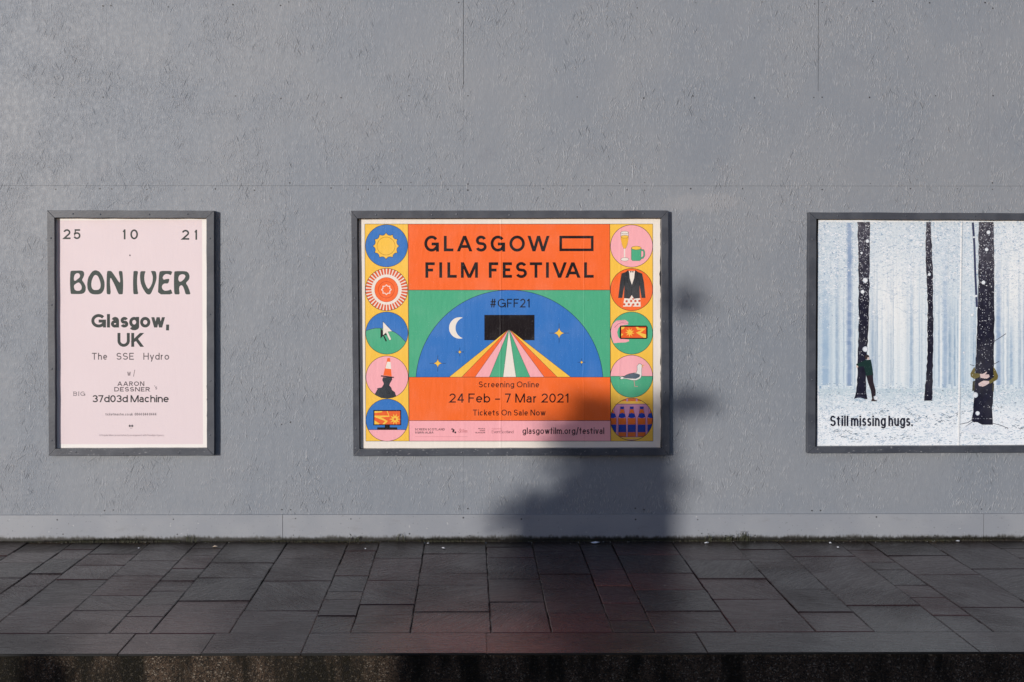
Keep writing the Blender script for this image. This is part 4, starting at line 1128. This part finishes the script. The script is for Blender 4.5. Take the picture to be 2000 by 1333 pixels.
for (x, y, r) in ((590, 718, 26), (567, 820, 20), (1215, 330, 18), (1083, 403, 20), (1640, 737, 20), (665, 997, 17), (1538, 1025, 18), (1575, 857, 12), (1830, 375, 16), (1160, 665, 16), (558, 475, 12), (610, 370, 18), (1685, 292, 20), (1668, 445, 18), (1555, 335, 10), (1360, 548, 10), (1385, 650, 10), (910, 1100, 9), (785, 1075, 9), (1892, 825, 9), (1920, 930, 8), (530, 1055, 14), (640, 375, 12), (1942, 565, 10), (445, 630, 8), (1465, 595, 8)):
    a, b = 1560+x/4.5455, 390+y/4.5455; P.ell(a, b, r*.19, r*.19, (204, 212, 220), 18); P.ell(a, b, r*.14, r*.14, (240, 242, 244), 16)
for (x, y, r) in ((592, 193, 26), (687, 625, 22), (1567, 600, 26), (1588, 762, 20), (1640, 880, 14), (1465, 222, 10)):
    a, b = zr((x, y))[0]; P.ell(a, b, r*.21, r*.21, (196, 204, 214), 18); P.ell(a, b, r*.14, r*.14, (236, 238, 242), 16)
for k in range(420):
    a, b = fr.uniform(X0+2, X1-4), fr.uniform(Y0+2, Y1-40); s_ = fr.uniform(.3, .8); P.poly([(a-s_, b), (a, b-s_), (a+s_, b), (a, b+s_)], (244, 247, 249), bump=False)
P.build('snowflakes', M_FOR, so)
P = Print(TOP+130)
(xa, ya), (xb, yb) = zr((278, 783), (1012, 876))
text(P, 'Still missing hugs.', xa, xb, ya, yb, .15, (26, 26, 46), gap=.10, space=.15, xh=1.12)
P.build('slogan_lettering', M_FOR, so)
P = Print(TOP+170)
P.poly([(1876, 432), (1879, 432), (1873.5, 872), (1870, 872)], (246, 246, 244)); P.line([(1880, 434), (1874.5, 870)], .5, (190, 202, 212))
P.build('join_strip', M_FOR, so)

# ---------------------------------------------------------------- moss and weeds at the foot of the hoarding, litter
def moss_mat():
    m = NT('wet_moss'); p = m.pos()
    c = m.mix(m.noise(p, 25, 3), (0.010, 0.010, 0.005), (0.045, 0.042, 0.018))
    c = m.mix(m.ramp(m.noise(p, 6, 3), .45, .62), c, (0.022, 0.017, 0.011))
    return m.set(Base_Color=c, Roughness=.8)
M_MOSS = moss_mat()
mr = random.Random(5)
mb = MB()
def tall(x):                                     # how well the moss grows along the wall
    t = .45+.35*math.sin(x*2.1+.6)+.3*math.sin(x*5.3+2)
    for c0, s_, a in ((1.78, .16, 1.3), (1.45, .2, .5), (-1.0, .5, .35), (-2.2, .25, .3), (.62, .12, .35), (2.9, .3, .2), (-.3, .3, .3)):
        t += a*math.exp(-((x-c0)/s_)**2)
    return 1.35*max(.15, t)
x = -5.0
while x < 5.0:
    h = tall(x)
    for k in range(3):
        y = -.018-abs(mr.gauss(0, .008))-.001; r = mr.uniform(.003, .007)*(.7+.5*h)
        xx = x+mr.uniform(-.01, .01); hh = r*mr.uniform(.8, 1.8)
        n = 6; ring = [(xx+r*math.cos(2*math.pi*i/n)*mr.uniform(.8, 1.3), y+r*.8*math.sin(2*math.pi*i/n), mr.uniform(-.002, .001)) for i in range(n)]
        for i in range(n): mb.face([ring[i], ring[(i+1) % n], (xx, y, hh)])
    for k in range(int(2+4*h)):                      # blades
        xx, y = x+mr.uniform(-.012, .012), -.019-abs(mr.gauss(0, .006)); hh = mr.uniform(.004, .016)*(.5+h); w = mr.uniform(.0008, .0022)
        lx, ly = mr.uniform(-.5, .5)*hh, -mr.uniform(0, .5)*hh
        mb.face([(xx-w, y, 0), (xx+w, y, 0), (xx+lx*.5+w*.6, y+ly*.4, hh*.6), (xx+lx, y+ly, hh)])
    x += .006
tag(mb.build('moss', M_MOSS), 'dark green moss and grime along the foot of the hoarding', 'moss', kind='stuff')
M_WEED = plain('weed_leaf', (0.036, 0.038, 0.018), .6, 0, 60)
def weed(px, hpx, n, label):
    c = on_y(px, 1058, -.026); root_z = 0.0
    mb = MB()
    for k in range(n):
        a = mr.uniform(-1, 1); hh = hpx/284*mr.uniform(.45, 1.0); w = mr.uniform(.0015, .003); x = c.x+mr.gauss(0, .02); y = -.022-mr.uniform(0, .02)
        tip = (x+a*hh*.35, y-mr.uniform(0, .3)*hh, hh); mid = (x+a*hh*.12, y-.05*hh, hh*.55)
        mb.face([(x-w, y, 0), (x+w, y, 0), (mid[0]+w, mid[1], mid[2]), (mid[0]-w, mid[1], mid[2])]); mb.face([(mid[0]-w, mid[1], mid[2]), (mid[0]+w, mid[1], mid[2]), tip])
        for q in range(4):                                # small leaves along the stem
            f = mr.uniform(.3, .95); bx_, by_, bz_ = x+(tip[0]-x)*f, y+(tip[1]-y)*f, hh*f; s_ = mr.choice((-1, 1))*mr.uniform(.004, .010)
            mb.face([(bx_, by_, bz_), (bx_+s_*.6, by_-.002, bz_+.003), (bx_+s_, by_-.003, bz_+.0065), (bx_+s_*.3, by_, bz_+.005)])
    o = mb.build('weed', M_WEED); tag(o, label, 'weed', 'weeds at the wall foot')
weed(1452, 22, 16, 'tallest clump of weeds at the wall foot, between the two wide frames')
weed(1422, 15, 12, 'low clump of weeds just left of the tallest one')
weed(1385, 16, 6, 'thin upright weed under the gap between the wide frames')
weed(778, 20, 3, 'single bent stalk at the wall foot below the film festival frame')
weed(695, 16, 6, 'small tuft of weeds under the bottom left corner of the film festival frame')
weed(375, 16, 7, 'short tuft of weeds below the concert poster frame')

mb = MB()
for k in range(900):
    near = mr.random() < .62
    x = mr.uniform(-4.2, 4.2); y = (-.022-abs(mr.gauss(0, .03))) if near else mr.uniform(KERB_Y+.05, -.03)
    r = mr.uniform(.0012, .0042)*(1 if near else .75); mt = mr.choice((0, 0, 1, 1, 2))
    n = 5; ring = [(x+r*math.cos(2*math.pi*i/n)*mr.uniform(.7, 1.4), y+r*math.sin(2*math.pi*i/n)*mr.uniform(.7, 1.2), .0015) for i in range(n)]
    for i in range(n): mb.face([ring[i], ring[(i+1) % n], (x, y, .0015+r*mr.uniform(.5, 1.0))], mt)
tag(mb.build('grit', [plain('dark_grit', (.012, .011, .010), .8), plain('brown_leaf_crumb', (.07, .045, .025), .8), plain('pale_grit', (.30, .29, .27), .8)]),
    'scattered grit and leaf crumbs on the pavement', 'grit', kind='stuff')
M_LIT = plain('white_paper_litter', (0.62, 0.63, 0.66), .7)
M_FOIL = plain('silver_wrapper', (0.75, 0.78, 0.85), .3, 0, 50, .4)
M_BUTT = plain('cigarette_paper', (0.55, 0.45, 0.34), .8)
def scrap(px, py, s, label, name='paper_scrap', cat='litter', mat=None, asp=1.0, ang=None):
    c = on_z(px, py, .004); mb = MB(); n = 7; a0 = mr.uniform(0, 6.28)
    ring = []
    for i in range(n):
        a = a0+2*math.pi*i/n; r = s*mr.uniform(.65, 1.15)
        ring.append((c.x+r*asp*math.cos(a), c.y+r*math.sin(a), .003+mr.uniform(0, .5)*s))
    top = (c.x+mr.uniform(-.2, .2)*s, c.y, .004+s*mr.uniform(.5, .9))
    for i in range(n):
        mb.face([ring[i], ring[(i+1) % n], top]); mb.face([ring[(i+1) % n], ring[i], (c.x, c.y, .0025)])
    tag(mb.build(name, mat or M_LIT), label, cat, 'litter on the pavement')
scrap(1163, 1061, .014, 'crumpled silver wrapper at the wall foot inside the big shadow', 'sweet_wrapper', 'litter', M_FOIL, 2.2)
scrap(1622, 1061, .012, 'white paper scrap below the forest frame, the one touching the wall foot')
scrap(1637, 1069.5, .011, 'white paper scrap below the forest frame, the one lying out on the paving')
scrap(1380, 1061, .012, 'white paper scrap at the wall foot under the weeds', asp=1.5)
scrap(1871, 1057.5, .011, 'white paper scrap at the wall foot near the right skirting joint', asp=1.4)
scrap(836, 1062, .010, 'white paper scrap at the wall foot, left of two below the festival poster')
scrap(866, 1071, .010, 'white paper scrap on the paving, right of two below the festival poster', asp=1.5)
scrap(271, 1071, .008, 'tiny white paper scrap on the paving below the concert poster')
scrap(420, 1068, .012, 'brown cigarette end on the paving right of the concert poster', 'cigarette_end', 'litter', M_BUTT, 2.0)
scrap(714, 1072, .007, 'tiny white fleck on the paving below the festival frame corner')

# ---------------------------------------------------------------- across the road, behind the viewer: what throws the shadows
def toward_sun(p, t): return p + TO_SUN*t
T_TREE = 20.0
M_BARK = plain('tree_bark', (0.09, 0.075, 0.06), .9, .01, 20); M_LEAF = plain('evergreen_leaf', (0.05, 0.075, 0.03), .6, 0, 3)
mid = toward_sun(on_y(1292, 1058, 0), T_TREE)
tree = empty('pollard_tree', (mid.x, mid.y, ROAD_Z))
tag(tree, 'clipped evergreen tree across the road that shades the hoarding', 'tree')
tr = random.Random(11)
mb = MB()
def leaf(p, s):
    d = Vector((tr.gauss(0, 1), tr.gauss(0, 1), tr.gauss(0, 1))).normalized(); e = d.orthogonal().normalized()*s; f = d.cross(e).normalized()*s*.6
    mb.face([p-e, p+f, p+e, p-f])
def clump(px, py, rpx, n, s=.07, ry=None):
    c0 = on_y(px, py, 0)
    for k in range(n):
        a = tr.uniform(0, 2*math.pi); r = min(1.5, abs(tr.gauss(0, .62))); q = c0 + Vector((r*math.cos(a)*rpx/284, 0, r*math.sin(a)*(ry or rpx)/284))
        if q.z < -.36: continue
        leaf(toward_sun(q, T_TREE+tr.uniform(-.4, .4)), s)
def block(x0, y0, x1, y1, n, s=.07):                # the clipped, straight-sided lower body
    for k in range(n):
        x, y = tr.uniform(x0, x1), tr.uniform(y0, y1)
        if y < y0 + (x1-x)*.34*tr.random(): continue
        if x < x0+60 and tr.random() < .55: continue
        q = on_y(x, y, 0)
        if q.z >= -.36: leaf(toward_sun(q, T_TREE+tr.uniform(-.4, .4)), s)
clump(1180, 850, 62, 420, .07, 50); clump(1275, 930, 28, 420, .06, 120); clump(1190, 930, 105, 330, .07, 80); clump(1150, 1015, 130, 560, .07, 50)
block(1010, 960, 1298, 1150, 3600); clump(1262, 845, 40, 110, .06, 60); clump(1340, 790, 46, 170, .05, 20); clump(1338, 586, 32, 70, .045, 28)
clump(1035, 1000, 40, 40, .05); clump(1100, 850, 50, 60, .05); clump(1150, 800, 45, 90, .05); clump(1245, 1000, 55, 420)
mb.build('crown', M_LEAF, tree)
mb = MB()
for k in range(10):
    a, b = 2*math.pi*k/10, 2*math.pi*(k+1)/10
    q = lambda t, r, z: (mid.x+r*math.cos(t), mid.y+r*math.sin(t), z)
    mb.face([q(a, .15, ROAD_Z), q(b, .15, ROAD_Z), q(b, .1, mid.z+.3), q(a, .1, mid.z+.3)])
for tgt in ((1340, 792), (1335, 588), (1270, 700)):       # bare boughs out to the side clumps
    p0 = Vector((mid.x, mid.y, mid.z+.2)); p1 = toward_sun(on_y(*tgt, 0), T_TREE)
    sd = Vector((.02, 0, .02)); sy_ = Vector((.02, 0, -.02))
    mb.face([p0-sd, p0+sd, p1+sd*.4, p1-sd*.4]); mb.face([p0-sy_, p0+sy_, p1+sy_*.4, p1-sy_*.4])
mb.build('trunk', M_BARK, tree)
slope = math.tan(SUN_EL)/math.cos(SUN_AZ); BK = 9.0; sh = -math.tan(SUN_AZ)*BK
wx = on_z(790, 1277).x + sh
mb = MB(); mb.box(wx, KERB_Y-BK-.3, ROAD_Z, 12, KERB_Y-BK, slope*BK-.03); mb.box(wx-.02, KERB_Y-BK-.33, slope*BK-.03, 12.02, KERB_Y-BK+.03, slope*BK+.015)  # added unseen wall, its top set so the kerb face falls in shadow
tag(mb.build('kerb_shade_wall', M_CONC), 'concrete wall added out of view to keep the sun off the kerb face', 'wall')
p0, p1 = on_z(28, 1277).x + sh, on_z(84, 1277).x + sh
mb = MB(); mb.box(p0, KERB_Y-BK-.2, ROAD_Z, p1, KERB_Y-BK, slope*BK-.02)  # added unseen post, sized to drop one dark bar on the kerb
mb.face([(p0, KERB_Y-BK-.2, slope*BK-.02), (p1, KERB_Y-BK-.2, slope*BK-.02), ((p0+p1)/2, KERB_Y-BK-.1, slope*BK+.06)])
mb.face([(p1, KERB_Y-BK, slope*BK-.02), (p0, KERB_Y-BK, slope*BK-.02), ((p0+p1)/2, KERB_Y-BK-.1, slope*BK+.06)])
tag(mb.build('kerb_shade_post', M_CONC), 'square concrete post added out of view to shade the left kerb face', 'post')
